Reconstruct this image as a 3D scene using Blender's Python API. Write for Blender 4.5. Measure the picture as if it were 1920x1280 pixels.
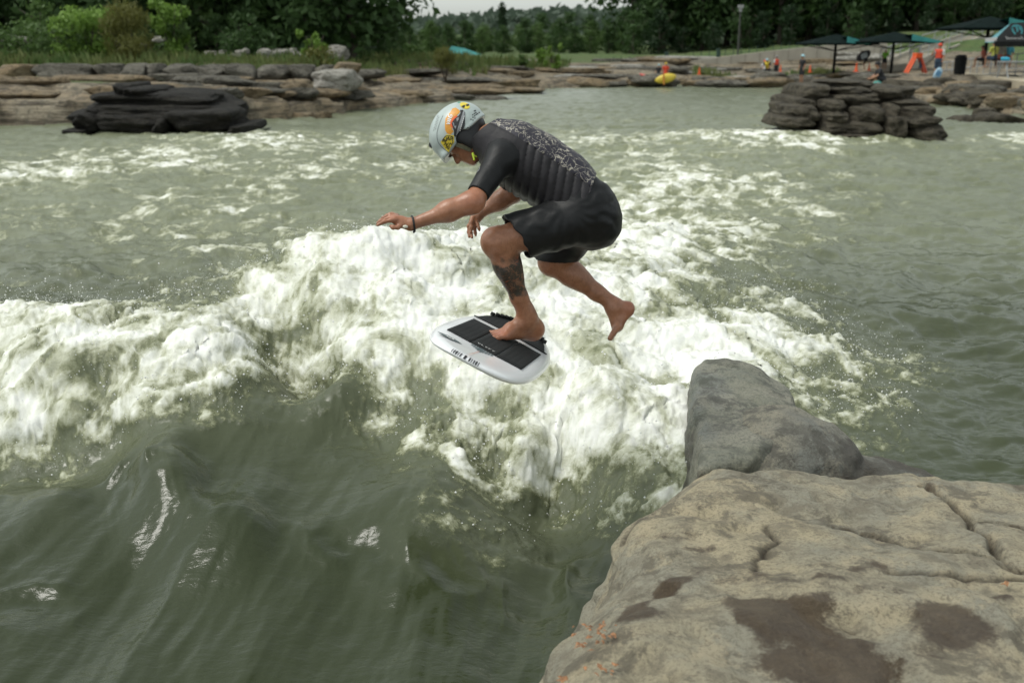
import bpy, bmesh, math, random
import numpy as np
from mathutils import Vector, Matrix
from mathutils.bvhtree import BVHTree
from mathutils.geometry import tessellate_polygon

for _o in list(bpy.data.objects):
    bpy.data.objects.remove(_o)
SC = bpy.context.scene
COL = SC.collection

# ------------------------------------------------------------------ camera
FPX = 1867.0                       # focal length in photo pixels (1920 wide), a 35 mm lens
PITCH = math.radians(16.47)
CAM = np.array([0.0, 0.0, 2.2])
cam_data = bpy.data.cameras.new('camera')
cam_data.sensor_width = 36.0
cam_data.lens = 36.0 * FPX / 1920.0
cam_data.clip_start = 0.05
cam_data.clip_end = 3000.0
cam_data.dof.use_dof = True
cam_data.dof.focus_distance = 4.7
cam_data.dof.aperture_fstop = 2.7
cam = bpy.data.objects.new('camera', cam_data)
cam.location = CAM
cam.rotation_euler = (math.pi / 2 - PITCH, 0, 0)
COL.objects.link(cam)
SC.camera = cam

# ------------------------------------------------------------------ sky, sun, exposure
SUN_EL, SUN_AZ = math.radians(62), math.radians(-98)      # azimuth from +Y towards +X
world = bpy.data.worlds.new('World')
SC.world = world
world.use_nodes = True
wt = world.node_tree
wt.nodes.clear()
w_out = wt.nodes.new('ShaderNodeOutputWorld')
w_bg = wt.nodes.new('ShaderNodeBackground')
w_sky = wt.nodes.new('ShaderNodeTexSky')
w_sky.sky_type = 'NISHITA'
w_sky.sun_disc = False
w_sky.sun_elevation = SUN_EL
w_sky.sun_rotation = SUN_AZ
w_sky.air_density = 1.0
w_sky.dust_density = 2.0
w_sky.ozone_density = 1.0
w_hsv = wt.nodes.new('ShaderNodeHueSaturation')           # a thin even cloud sheet takes the blue out
w_hsv.inputs['Saturation'].default_value = 0.16
w_tint = wt.nodes.new('ShaderNodeMix')
w_tint.data_type = 'RGBA'
w_tint.blend_type = 'MULTIPLY'
w_tint.inputs[0].default_value = 1.0
w_tint.inputs[7].default_value = (0.95, 1.0, 0.96, 1.0)
wt.links.new(w_sky.outputs[0], w_hsv.inputs['Color'])
wt.links.new(w_hsv.outputs[0], w_tint.inputs[6])
wt.links.new(w_tint.outputs[2], w_bg.inputs['Color'])
w_bg.inputs['Strength'].default_value = 0.15
wt.links.new(w_bg.outputs[0], w_out.inputs['Surface'])
sun_data = bpy.data.lights.new('sun', 'SUN')
sun_data.energy = 1.1
sun_data.angle = math.radians(20)
sun_data.color = (1.0, 0.96, 0.9)
sun = bpy.data.objects.new('sun', sun_data)
_d = Vector((math.sin(SUN_AZ) * math.cos(SUN_EL), math.cos(SUN_AZ) * math.cos(SUN_EL), math.sin(SUN_EL)))
sun.rotation_euler = _d.to_track_quat('Z', 'Y').to_euler()
COL.objects.link(sun)
SC.view_settings.view_transform = 'Standard'
SC.view_settings.look = 'None'
SC.view_settings.gamma = 1.0
SC.view_settings.exposure = 0.5
SC.view_settings.use_curve_mapping = False
SC.render.engine = 'CYCLES'
SC.cycles.use_denoising = True
SC.cycles.max_bounces = 6
SC.cycles.diffuse_bounces = 3
SC.cycles.glossy_bounces = 3
SC.cycles.transmission_bounces = 2
SC.cycles.caustics_reflective = False
SC.cycles.caustics_refractive = False
SC.cycles.sample_clamp_indirect = 4.0

# ------------------------------------------------------------------ measuring helpers
C_R = np.array([1.0, 0, 0])
C_U = np.array([0, math.sin(PITCH), math.cos(PITCH)])
C_F = np.array([0, math.cos(PITCH), -math.sin(PITCH)])
def at(u, v, d):
    """place at photo position (u, v), d metres along the viewing axis"""
    return CAM + d * (C_F + C_R * (u - 960) / FPX + C_U * (640 - v) / FPX)
def on(u, v, z):
    """place at photo position (u, v) on the level z"""
    r = C_F + C_R * (u - 960) / FPX + C_U * (640 - v) / FPX
    return CAM + r * ((z - CAM[2]) / r[2])
def far(u, v, y):
    """place at photo position (u, v), y metres ahead"""
    r = C_F + C_R * (u - 960) / FPX + C_U * (640 - v) / FPX
    return CAM + r * (y / r[1])

# ------------------------------------------------------------------ noise
_rng = np.random.default_rng(7)
_perm = _rng.permutation(256).astype(np.int32)
_perm = np.concatenate([_perm, _perm, _perm])
_g2 = np.stack([np.cos(np.arange(64) * 2 * np.pi / 64), np.sin(np.arange(64) * 2 * np.pi / 64)], 1).astype(np.float32)
_g3 = _rng.normal(size=(256, 3)).astype(np.float32)
_g3 /= np.linalg.norm(_g3, axis=1)[:, None]
def n2(x, y, seed=0):
    x = np.asarray(x, np.float32) + 17.31 * seed; y = np.asarray(y, np.float32) - 9.73 * seed
    xf, yf = np.floor(x), np.floor(y)
    xi, yi = xf.astype(np.int32) & 255, yf.astype(np.int32) & 255
    x, y = x - xf, y - yf
    u, v = x * x * x * (x * (x * 6 - 15) + 10), y * y * y * (y * (y * 6 - 15) + 10)
    def g(dx, dy):
        h = _perm[_perm[xi + dx] + yi + dy] & 63
        q = _g2[h]
        return q[..., 0] * (x - dx) + q[..., 1] * (y - dy)
    a = g(0, 0); a += u * (g(1, 0) - a)
    b = g(0, 1); b += u * (g(1, 1) - b)
    return (a + v * (b - a)) * 1.5
def n3(x, y, z, seed=0):
    x = np.asarray(x, np.float32) + 11.7 * seed; y = np.asarray(y, np.float32) + 5.3 * seed; z = np.asarray(z, np.float32) - 3.1 * seed
    xf, yf, zf = np.floor(x), np.floor(y), np.floor(z)
    xi, yi, zi = xf.astype(np.int32) & 255, yf.astype(np.int32) & 255, zf.astype(np.int32) & 255
    x, y, z = x - xf, y - yf, z - zf
    u, v, w = (t * t * (3 - 2 * t) for t in (x, y, z))
    def g(dx, dy, dz):
        q = _g3[_perm[_perm[_perm[xi + dx] + yi + dy] + zi + dz]]
        return q[..., 0] * (x - dx) + q[..., 1] * (y - dy) + q[..., 2] * (z - dz)
    def f(dz):
        a = g(0, 0, dz); a += u * (g(1, 0, dz) - a)
        b = g(0, 1, dz); b += u * (g(1, 1, dz) - b)
        return a + v * (b - a)
    a = f(0)
    return (a + w * (f(1) - a)) * 1.5
def sstep(a, b, x):
    t = np.clip((x - a) / (b - a), 0, 1)
    return t * t * (3 - 2 * t)

# ------------------------------------------------------------------ scene helpers
def tag(o, label=None, cat=None, group=None, kind=None):
    if label: o['label'] = label
    if cat: o['category'] = cat
    if group: o['group'] = group
    if kind: o['kind'] = kind
    return o
def obj(name, mesh, m=None, parent=None, smooth=True, loc=None):
    o = bpy.data.objects.new(name, mesh)
    COL.objects.link(o)
    if m is not None and mesh is not None and not mesh.materials:
        mesh.materials.append(m)
    if smooth and mesh is not None and len(mesh.polygons):
        mesh.polygons.foreach_set('use_smooth', np.ones(len(mesh.polygons), bool))
    if loc is not None: o.location = loc
    if parent is not None:
        o.parent = parent
    return o
def empty(name, loc=(0, 0, 0), rz=0.0):
    o = bpy.data.objects.new(name, None)
    COL.objects.link(o)
    o.location = loc
    o.rotation_euler = (0, 0, rz)
    o.empty_display_size = 0.2
    return o
def mesh_of(name, V, Fq, attrs=None):
    """V (n,3); Fq: (m,k) int array or list of faces"""
    me = bpy.data.meshes.new(name)
    V = np.asarray(V, np.float32)
    if isinstance(Fq, np.ndarray):
        m, k = Fq.shape
        me.vertices.add(len(V)); me.vertices.foreach_set('co', V.ravel())
        me.loops.add(m * k); me.loops.foreach_set('vertex_index', Fq.astype(np.int32).ravel())
        me.polygons.add(m); me.polygons.foreach_set('loop_start', np.arange(0, m * k, k, dtype=np.int32))
        me.update(calc_edges=True)
    else:
        me.from_pydata([tuple(map(float, v)) for v in V], [], [tuple(int(i) for i in f) for f in Fq])
        me.update()
    for an, av in (attrs or {}).items():
        a = me.attributes.new(an, 'FLOAT', 'POINT')
        a.data.foreach_set('value', np.asarray(av, np.float32))
    return me
class MB:
    """collects boxes, tubes and other shapes for ONE mesh"""
    def __init__(s): s.V = []; s.F = []
    def add(s, V, F):
        n = len(s.V); s.V += [tuple(map(float, v)) for v in V]; s.F += [tuple(int(i) + n for i in f) for f in F]; return s
    def box(s, lo, hi, M=None):
        x0, y0, z0 = lo; x1, y1, z1 = hi
        V = np.array([(x0, y0, z0), (x1, y0, z0), (x1, y1, z0), (x0, y1, z0), (x0, y0, z1), (x1, y0, z1), (x1, y1, z1), (x0, y1, z1)], float)
        if M is not None: V = np.array([M @ Vector(v) for v in V])
        return s.add(V, [(0, 3, 2, 1), (4, 5, 6, 7), (0, 1, 5, 4), (1, 2, 6, 5), (2, 3, 7, 6), (3, 0, 4, 7)])
    def tube(s, pts, r, n=6, cap=True):
        pts = [np.asarray(p, float) for p in pts]
        rs = r if hasattr(r, '__len__') else [r] * len(pts)
        V = []; F = []
        for i, p in enumerate(pts):
            t = pts[min(i + 1, len(pts) - 1)] - pts[max(i - 1, 0)]
            t /= np.linalg.norm(t) + 1e-9
            a = np.cross(t, (0, 0, 1) if abs(t[2]) < .9 else (1, 0, 0)); a /= np.linalg.norm(a)
            b = np.cross(t, a)
            for k in range(n):
                q = 2 * math.pi * k / n
                V.append(p + rs[i] * (math.cos(q) * a + math.sin(q) * b))
        for i in range(len(pts) - 1):
            for k in range(n):
                F.append((i * n + k, i * n + (k + 1) % n, (i + 1) * n + (k + 1) % n, (i + 1) * n + k))
        if cap:
            F.append(tuple(range(n - 1, -1, -1))); F.append(tuple(range((len(pts) - 1) * n, len(pts) * n)))
        return s.add(V, F)
    def lathe(s, prof, n=16, c=(0, 0, 0)):
        V = [(c[0] + r * math.cos(2 * math.pi * k / n), c[1] + r * math.sin(2 * math.pi * k / n), c[2] + z) for r, z in prof for k in range(n)]
        F = [(i * n + k, i * n + (k + 1) % n, (i + 1) * n + (k + 1) % n, (i + 1) * n + k) for i in range(len(prof) - 1) for k in range(n)]
        F.append(tuple(range(n - 1, -1, -1))); F.append(tuple(range((len(prof) - 1) * n, len(prof) * n)))
        return s.add(V, F)
    def build(s, name, m, parent=None, smooth=False):
        return obj(name, mesh_of(name, s.V, s.F), m, parent, smooth)

class NT:
    """terse node builder"""
    def __init__(s, name):
        s.m = bpy.data.materials.new(name); s.m.use_nodes = True
        s.t = s.m.node_tree; s.t.nodes.clear()
        s.out = s.t.nodes.new('ShaderNodeOutputMaterial')
    def n(s, typ, ins=None, **props):
        nd = s.t.nodes.new('ShaderNode' + typ)
        for k, v in props.items(): setattr(nd, k, v)
        for k, v in (ins or {}).items():
            if isinstance(v, bpy.types.NodeSocket): s.t.links.new(v, nd.inputs[k])
            else: nd.inputs[k].default_value = v
        return nd
    def pos(s): return s.n('NewGeometry').outputs['Position']
    def obc(s): return s.n('TexCoord').outputs['Object']
    def scale(s, vec, sc): return s.n('Mapping', {'Vector': vec, 'Scale': sc}).outputs[0]
    def noise(s, vec, scale, detail=4, rough=.55, dist=0.0):
        return s.n('TexNoise', {'Vector': vec, 'Scale': scale, 'Detail': detail, 'Roughness': rough, 'Distortion': dist}).outputs['Fac']
    def cn(s, vec, scale, detail=5, rough=.62, dist=0.0, lo=.36, hi=.64):
        return s.n('MapRange', {0: s.noise(vec, scale, detail, rough, dist), 1: lo, 2: hi}).outputs[0]
    def attr(s, name): return s.n('Attribute', attribute_name=name).outputs['Fac']
    def math(s, op, a, b=0.0, c=0.0, clamp=False):
        nd = s.t.nodes.new('ShaderNodeMath'); nd.operation = op; nd.use_clamp = clamp
        for i, v in enumerate((a, b, c)):
            if isinstance(v, bpy.types.NodeSocket): s.t.links.new(v, nd.inputs[i])
            else: nd.inputs[i].default_value = v
        return nd.outputs[0]
    def ramp(s, fac, stops, interp='LINEAR'):
        nd = s.t.nodes.new('ShaderNodeValToRGB'); cr = nd.color_ramp; cr.interpolation = interp
        while len(cr.elements) < len(stops): cr.elements.new(0.5)
        for e, (p, c) in zip(cr.elements, stops):
            e.position = p; e.color = (c, c, c, 1) if not hasattr(c, '__len__') else (*c, 1)
        s.t.links.new(fac, nd.inputs[0]); return nd.outputs[0]
    def mix(s, fac, a, b, blend='MIX'):
        nd = s.t.nodes.new('ShaderNodeMix'); nd.data_type = 'RGBA'; nd.blend_type = blend
        for i, v in ((0, fac), (6, a), (7, b)):
            if isinstance(v, bpy.types.NodeSocket): s.t.links.new(v, nd.inputs[i])
            else: nd.inputs[i].default_value = v if not hasattr(v, '__len__') else (*v, 1)
        return nd.outputs[2]
    def bump(s, h, strength=.5, dist=.01, normal=None):
        ins = {'Height': h, 'Strength': strength, 'Distance': dist}
        if normal is not None: ins['Normal'] = normal
        return s.n('Bump', ins).outputs[0]
    def bsdf(s, color, rough=.6, **kw):
        ins = {'Base Color': color if isinstance(color, bpy.types.NodeSocket) else (*color, 1), 'Roughness': rough}
        ins.update(kw)
        b = s.n('BsdfPrincipled', ins)
        s.t.links.new(b.outputs[0], s.out.inputs['Surface'])
        return s.m
def plain(name, color, rough=.6, var=.25, scale=8.0, bump=0.0, **kw):
    """an even colour broken up by soft procedural variation"""
    t = NT(name)
    n = t.noise(t.pos(), scale, 4)
    c0 = tuple(max(0, c * (1 - var)) for c in color); c1 = tuple(min(1, c * (1 + var)) for c in color)
    col = t.ramp(n, [(.3, c0), (.7, c1)])
    if bump: kw['Normal'] = t.bump(t.noise(t.pos(), scale * 6, 5), bump, .02)
    return t.bsdf(col, rough, **kw)

# ------------------------------------------------------------------ smooth solids: distance fields meshed by surface nets
class Field:
    def __init__(s, lo, hi, vox):
        s.lo = np.array(lo, np.float32); s.vox = vox
        s.n = np.ceil((np.array(hi) - s.lo) / vox).astype(int) + 1
        s.ax = [s.lo[i] + vox * np.arange(s.n[i], dtype=np.float32) for i in range(3)]
        s.F = np.full(s.n, .5, np.float32)
    def grid(s, lo=None, hi=None):
        if lo is None: sl = (slice(None),) * 3
        else:
            a = np.clip(((np.array(lo) - s.lo) / s.vox).astype(int), 0, s.n - 1); b = np.clip(((np.array(hi) - s.lo) / s.vox).astype(int) + 2, 1, s.n)
            sl = tuple(slice(a[i], b[i]) for i in range(3))
        return sl, s.ax[0][sl[0]][:, None, None], s.ax[1][sl[1]][None, :, None], s.ax[2][sl[2]][None, None, :]
    def _u(s, sl, d, k, sub=False):
        A = s.F[sl]
        if sub:
            h = np.maximum(k - np.abs(A + d), 0) / k
            s.F[sl] = np.maximum(A, -d) + h * h * k * .25
        else:
            h = np.maximum(k - np.abs(A - d), 0) / k
            s.F[sl] = np.minimum(A, d) - h * h * k * .25
    def cone(s, a, b, ra, rb, k=.03, sub=False, flat=None, mar=.05):
        """tapered capsule a-b; flat = (direction, factor) squeezes its section along a direction"""
        a = np.asarray(a, np.float32); b = np.asarray(b, np.float32); r = max(ra, rb) * (1.0 if flat is None else max(1, 1 / flat[1])) + k + mar
        sl, X, Y, Z = s.grid(np.minimum(a, b) - r, np.maximum(a, b) + r)
        ba = b - a; l2 = float(ba @ ba) + 1e-9
        px, py, pz = X - a[0], Y - a[1], Z - a[2]
        t = np.clip((px * ba[0] + py * ba[1] + pz * ba[2]) / l2, 0, 1)
        qx, qy, qz = px - t * ba[0], py - t * ba[1], pz - t * ba[2]
        d2 = qx * qx + qy * qy + qz * qz
        if flat is not None:
            f = np.asarray(flat[0], np.float32); f = f / np.linalg.norm(f)
            w = qx * f[0] + qy * f[1] + qz * f[2]
            d2 = d2 + w * w * (flat[1] ** 2 - 1)
        s._u(sl, np.sqrt(np.maximum(d2, 1e-12)) - (ra + (rb - ra) * t), k, sub)
    def ell(s, c, rad, R=None, k=.03, sub=False, mar=.05):
        c = np.asarray(c, np.float32); rad = np.asarray(rad, np.float32); r = rad.max() + k + mar
        sl, X, Y, Z = s.grid(c - r, c + r)
        px, py, pz = X - c[0], Y - c[1], Z - c[2]
        if R is None: R = np.eye(3)
        R = np.asarray(R, np.float32)
        l = [(px * R[0, i] + py * R[1, i] + pz * R[2, i]) / rad[i] for i in range(3)]
        q = np.sqrt(l[0] ** 2 + l[1] ** 2 + l[2] ** 2 + 1e-9)
        g = np.sqrt(sum((l[i] / rad[i]) ** 2 for i in range(3)) + 1e-9)
        s._u(sl, q * (q - 1) / g, k, sub)
    def cut(s, p, n, k=.004):
        """keep the side the normal points away from"""
        n = np.asarray(n, np.float32); n = n / np.linalg.norm(n)
        sl, X, Y, Z = s.grid()
        s._u(sl, -((X - p[0]) * n[0] + (Y - p[1]) * n[1] + (Z - p[2]) * n[2]), k, True)
    def mesh(s, smooth=1):
        F = s.F; I = F < 0
        nx, ny, nz = F.shape
        c = np.zeros((nx - 1, ny - 1, nz - 1), np.int8)
        for dx in (0, 1):
            for dy in (0, 1):
                for dz in (0, 1):
                    c += I[dx:nx - 1 + dx, dy:ny - 1 + dy, dz:nz - 1 + dz]
        act = np.argwhere((c > 0) & (c < 8))
        idx = np.full(c.shape, -1, np.int32); idx[tuple(act.T)] = np.arange(len(act))
        P = np.zeros((len(act), 3), np.float32); W = np.zeros(len(act), np.float32)
        for ax in range(3):
            o1, o2 = [i for i in range(3) if i != ax]
            for d1 in (0, 1):
                for d2 in (0, 1):
                    a = act.copy(); a[:, o1] += d1; a[:, o2] += d2
                    b = a.copy(); b[:, ax] += 1
                    fa, fb = F[tuple(a.T)], F[tuple(b.T)]
                    m = (fa < 0) != (fb < 0)
                    t = fa[m] / (fa[m] - fb[m])
                    q = a[m].astype(np.float32); q[:, ax] += t
                    P[m] += q; W[m] += 1
        P = P / W[:, None] * s.vox + s.lo
        Q = []
        for ax in range(3):
            o1, o2 = [i for i in range(3) if i != ax]
            sa = [slice(None)] * 3; sb = [slice(None)] * 3
            sa[ax] = slice(0, -1); sb[ax] = slice(1, None)
            for o in (o1, o2): sa[o] = slice(1, -1); sb[o] = slice(1, -1)
            A, B = I[tuple(sa)], I[tuple(sb)]
            for flip, m in ((0, A & ~B), (1, ~A & B)):
                e = np.argwhere(m); e[:, o1] += 1; e[:, o2] += 1
                def cell(d1, d2):
                    q = e.copy(); q[:, o1] -= d1; q[:, o2] -= d2
                    return idx[tuple(q.T)]
                quad = np.stack([cell(1, 1), cell(0, 1), cell(0, 0), cell(1, 0)], 1)
                if (ax == 1) != bool(flip): quad = quad[:, ::-1]
                Q.append(quad)
        Q = np.concatenate(Q)
        for _ in range(smooth):
            S = np.zeros_like(P); N = np.zeros(len(P), np.float32)
            for i in range(4):
                for j in (1, 3):
                    np.add.at(S, Q[:, i], P[Q[:, (i + j) % 4]]); np.add.at(N, Q[:, i], 1)
            P = P * .5 + .5 * S / np.maximum(N, 1)[:, None]
        return P, Q
def split_mesh(P, Q, mask):
    """faces where mask, with their own compact vertices"""
    q = Q[mask]; u, inv = np.unique(q, return_inverse=True)
    return P[u], inv.reshape(q.shape)
# ================================================================== the river
# (u, v, height): where the standing wave's trough, face and crest lie
WZ = [(0,915,-.13),(120,905,-.08),(230,860,.0),(0,872,-.21),(120,850,-.13),(225,822,-.02),(520,722,.03),(600,764,-.01),(645,705,.27),(490,690,.24),(1050,930,-.30),(960,885,-.16),(880,935,-.08),(780,965,-.06),(470,965,-.06),(540,985,-.14),(330,860,.10),(390,900,-.02),(0,1270,-.30),(400,1270,-.32),(800,1270,-.32),(1020,1270,-.32),(0,1080,-.26),(300,1080,-.24),(600,1080,-.26),(900,1080,-.28),(1080,1060,-.3),
      (200,960,-.14),(600,930,-.1),(1120,940,-.2),
      (0,820,-.04),(120,795,.05),(230,780,.12),(330,750,.2),(430,700,.28),(430,620,.4),(700,800,.0),(760,720,.18),(880,850,.0),(1000,830,.02),(1100,820,.05),(1180,880,-.02),
      (0,700,.22),(130,690,.3),(250,650,.38),(0,585,.38),(120,600,.42),(250,590,.46),(360,560,.5),(450,520,.56),(520,480,.66),(600,462,.7),(700,448,.7),(800,445,.68),(900,450,.6),
      (600,560,.55),(700,600,.46),(850,560,.5),(850,680,.3),(1000,600,.4),(1000,720,.22),(1000,480,.5),(1100,520,.4),(1200,560,.32),(1300,600,.26),(1400,620,.2),(1460,640,.16),(1200,700,.18),(1260,800,.1),
      (1200,450,.3),(1300,480,.2),(1520,680,.1),(1600,690,.05),(1700,620,.0),(1800,800,-.06),(1900,820,-.06),(1900,600,0),(1650,480,0),(1900,450,0),
      (0,330,.1),(100,340,.14),(300,280,.1),(400,262,.14),(200,420,0),(500,400,0),(700,380,.05),(0,460,0),(1300,265,.22),(1400,257,.3),(1480,262,.3),(1560,275,.22),(1700,290,.12),(1850,285,.1),(1200,330,.1),(1400,350,.06),(1700,400,0),(1900,330,0),
      (700,280,0),(1000,230,0),(900,185,0),(1200,185,0),(1500,190,0),(1890,250,0),(1150,165,0),(30,240,0),(600,230,0)]
_wz = np.array(WZ, float)
WXYZ = np.array([on(u, v, z) for u, v, z in WZ])
# the hollow behind the crest
_extra = []
for u, v, z in [(0,585,.38),(120,600,.42),(250,590,.46),(360,560,.5),(450,520,.56),(520,480,.66),(600,462,.7),(700,448,.7),(800,445,.68),(900,450,.6),(1000,465,.45)]:
    p = on(u, v, z); _extra.append((p[0] * 1.12, p[1] + 1.5, .02)); _extra.append((p[0] * 1.3, p[1] + 3.0, .0))
WXYZ = np.concatenate([WXYZ, np.array(_extra)])
FOAM_ROWS = [(190,"00000000000000111111111111100000"),
 (230,"11111100111122222222222233200011"),
 (265,"22334566644444444444556666532345"),
 (300,"33345665444333333356665544332222"),
 (340,"77644434433333333467776543222111"),
 (380,"44334444443333445567776543222111"),
 (420,"33333443344455556778876543221111"),
 (460,"22233344456678888888765432211111"),
 (500,"22222334688999999888765332111111"),
 (540,"22233345889999999999876432211111"),
 (580,"65445577899999999999987653211111"),
 (620,"88878888789999999999998875321111"),
 (660,"99988898643799999999999987643111"),
 (700,"99988876433589999999999886654211"),
 (740,"88877653322467899999999865442211"),
 (780,"77766542222456788999998765332111"),
 (820,"66553211122344567889987654322111"),
 (870,"22211100111123345667776543211111"),
 (930,"11000000011112233345665432111111"),
 (1000,"00000000000012442123453211111111"),
 (1080,"00000000000000111100121111111111"),
 (1160,"00000000000000000000011111111111"),
 (1260,"00000000000000000000000000000000")]
def _fanc(x, y): return np.stack([x / np.maximum(y, .8) * 1.2, np.log(np.maximum(y, .8))], -1)
def _shep(P, V, Q, power=2.0, eps=2e-4):
    out = np.zeros(len(Q)); 
    for i in range(0, len(Q), 8000):
        d2 = ((Q[i:i + 8000, None] - P[None]) ** 2).sum(2)
        w = 1 / (d2 + eps) ** power
        out[i:i + 8000] = (w * V).sum(1) / w.sum(1)
    return out
_zpix = lambda u, v: _shep(_wz[:, :2] / 100, _wz[:, 2], np.array([[u, v]]) / 100, 2.0, .05)[0]
_fp, _fv = [], []
for v, row in FOAM_ROWS:
    for i, ch in enumerate(row):
        u = 30 + 60 * i
        _fp.append(on(u, v, _zpix(u, v))[:2]); _fv.append(int(ch) / 9.0)
_fp = np.array(_fp); _fv = np.array(_fv)
NR, NC = 780, 800
_ys = [1.1]
while _ys[-1] < 86: _ys.append(_ys[-1] + max(.0115, .0046 * _ys[-1]))
_ys = np.array(_ys); _ts = np.tan(np.linspace(-.68, .68, NC))
NR = len(_ys)
# coarse sheet of the large shapes, then a fine one
_cy = np.exp(np.linspace(np.log(1.05), np.log(90), 190)); _ct = np.linspace(-.9, .9, 170)
_CY, _CT = np.meshgrid(_cy, _ct, indexing='ij')
_q = _fanc((_CY * _CT).ravel(), _CY.ravel())
def _tps(P, V, Q, lam=1e-4):
    phi = lambda d2: np.where(d2 > 1e-12, .5 * d2 * np.log(np.maximum(d2, 1e-12)), 0)
    n = len(P); K = phi(((P[:, None] - P[None]) ** 2).sum(2)) + lam * np.eye(n); T = np.c_[np.ones(n), P]
    A = np.zeros((n + 3, n + 3)); A[:n, :n] = K; A[:n, n:] = T; A[n:, :n] = T.T
    w = np.linalg.solve(A, np.r_[V, 0, 0, 0]); out = np.zeros(len(Q))
    for i in range(0, len(Q), 6000):
        q = Q[i:i + 6000]; out[i:i + 6000] = phi(((q[:, None] - P[None]) ** 2).sum(2)) @ w[:n] + np.c_[np.ones(len(q)), q] @ w[n:]
    return out
_qc = _fanc((np.clip(_CY, 2.9, 60) * np.clip(_CT, -.56, .56)).ravel(), np.clip(_CY, 2.9, 60).ravel())
_cz = _tps(_fanc(WXYZ[:, 0], WXYZ[:, 1]), WXYZ[:, 2], _qc).reshape(_CY.shape)
_cf = _shep(_fanc(_fp[:, 0], _fp[:, 1]), _fv, _q, 2.2, 6e-4).reshape(_CY.shape)
for _ in range(2):
    _pf = np.pad(_cf, 1, mode='edge'); _cf = (_pf[:-2, 1:-1] + _pf[2:, 1:-1] + _pf[1:-1, :-2] + _pf[1:-1, 2:] + 2 * _cf) / 6
def _bil(A, y, t):
    iy = np.clip((np.log(y) - np.log(1.05)) / (np.log(90) - np.log(1.05)) * 189, 0, 188.999); it = np.clip((t + .9) / 1.8 * 169, 0, 168.999)
    i, j = iy.astype(int), it.astype(int); fy, ft = iy - i, it - j
    return (A[i, j] * (1 - fy) * (1 - ft) + A[i + 1, j] * fy * (1 - ft) + A[i, j + 1] * (1 - fy) * ft + A[i + 1, j + 1] * fy * ft)
def water_at(x, y, detail=True):
    """height and foam of the river surface"""
    x = np.asarray(x, float); y = np.asarray(y, float)
    t = x / y
    # swirl the large shapes a little so that no outline is smooth
    wx = n2(x * 1.1, y * 1.1, 3) * .16 + n2(x * 3.1, y * 3.1, 4) * .06
    wy = n2(x * 1.1, y * 1.1, 5) * .16 + n2(x * 3.1, y * 3.1, 6) * .06
    k = np.clip(y / 7, .4, 2.5)
    yy = np.maximum(y + wy * k, 1.06)
    z = _bil(_cz, np.maximum(y + wy * .5, 1.06), (x + wx * .5) / y)
    f = _bil(_cf, yy, (x + wx * k) / yy)
    if not detail: return z, f
    near = 1 - sstep(5.0, 9.0, y)
    # foam breaks up into curds and threads
    z0 = z; yo = y; y = y + .9 * z0 * (1 - sstep(9, 12, yo))      # run the grain along the slope, not straight down it
    n_a = n2(x * 2.2 + wx * 5, y * 2.2 + wy * 5, 11); n_b = n2(x * 5.5 + n_a, y * 5.5 - n_a, 12); n_c = n2(x * 13 + n_b, y * 13 + n_b, 13); n_d = n2(x * 30, y * 30 + n_c, 14)
    rid = 1 - np.abs(n2(x * 3.6 + wx * 8, y * 3.6 + wy * 8, 15)) * 2.2
    rid2 = 1 - np.abs(n2(x * 8.5 + n_a * 2, y * 8.5 + n_b * 2, 10)) * 2.4
    far_n = n2(x * .42 + wx, y * .22 + wy, 16) + .5 * n2(x * 1.1, y * .6, 8)
    fq = 1 - .28 * sstep(8, 13, yo)
    fo = f + (.20 * n_a + .22 * n_b * fq + .17 * n_c * fq + .12 * n_d * fq) * (.25 + 1.1 * np.clip(f * 2.2, 0, 1) * (1.15 - .75 * f)) + (.20 * rid * fq + .13 * rid2 * fq) * np.clip(f * 3, 0, 1) * (1.05 - f) + .28 * far_n * sstep(8, 13, yo) * np.clip(f * 3, 0, 1)
    y = yo
    fo = np.clip((fo - .25 + .09 * sstep(8, 12, y)) * (1.35 - .15 * sstep(9, 14, y)), 0, 1)
    # chop: crests across the current; glassy tongue in the near pocket
    a = .6
    xr, yr = x * math.cos(a) + y * math.sin(a), -x * math.sin(a) + y * math.cos(a)
    glass = near * (1 - np.clip(f * 2.5, 0, 1)) * (1 - sstep(.9, 1.7, x))
    sc = np.clip(y / 9, .8, 2.2)
    ch = n2(x * .7 + wx * 3, y * 1.2 + wy * 3, 21) * .07 + n2(x * 1.8 + wx * 5, y * 2.8 + wy * 4, 22) * .05 + n2(x * 4.0 + n_a * 1.2, y * 6.0 + n_a, 23) * .020 + (1 - np.abs(n2(x * 5.5 + n_a * 1.5, y * 8 + n_b, 16)) * 2) * .006 + n2(x * 10 + n_b, y * 15, 24) * .009
    ch = ch * (1 - .15 * sstep(10, 16, y) - .35 * sstep(25, 55, y)) * (1 + .25 * (sc - 1))
    xs = x - .12 * y + .10 * n2(x * .8, y * .5, 20)
    gl = n2(xs * .8, y * .5, 25) * .06 + (1 - np.abs(n2(xs * 1.7, y * .42 + wx, 26)) * 2.5) * .018 + n2(xs * 3.0 + wx, y * .8, 27) * .022 + (1 - np.abs(n2(xs * 6.5 + wx * 2, y * 1.1, 28)) * 2.5) * .0032 + n2(xs * 13 + wx * 5, y * 2.6, 19) * .0050 + n2(x * 9 + wx * 6, y * 9 + wy * 6, 9) * .0028 + n2(xs * 30 + wx * 8, y * 9, 18) * .0012
    pocket = sstep(-.05, .45, n2(x * 1.1, y * 1.1, 29)) * ((1 - np.abs(n2(x * 2.4 + wx * 4, y * 2.4 + wy * 4, 30)) * 2.4) * .062 + n2(x * 7 + n_a, y * 7, 17) * .018)
    z = z + ch * (1 - glass) * (1 - .35 * near) + (gl + pocket * sstep(3.6, 4.5, y)) * glass
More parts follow.
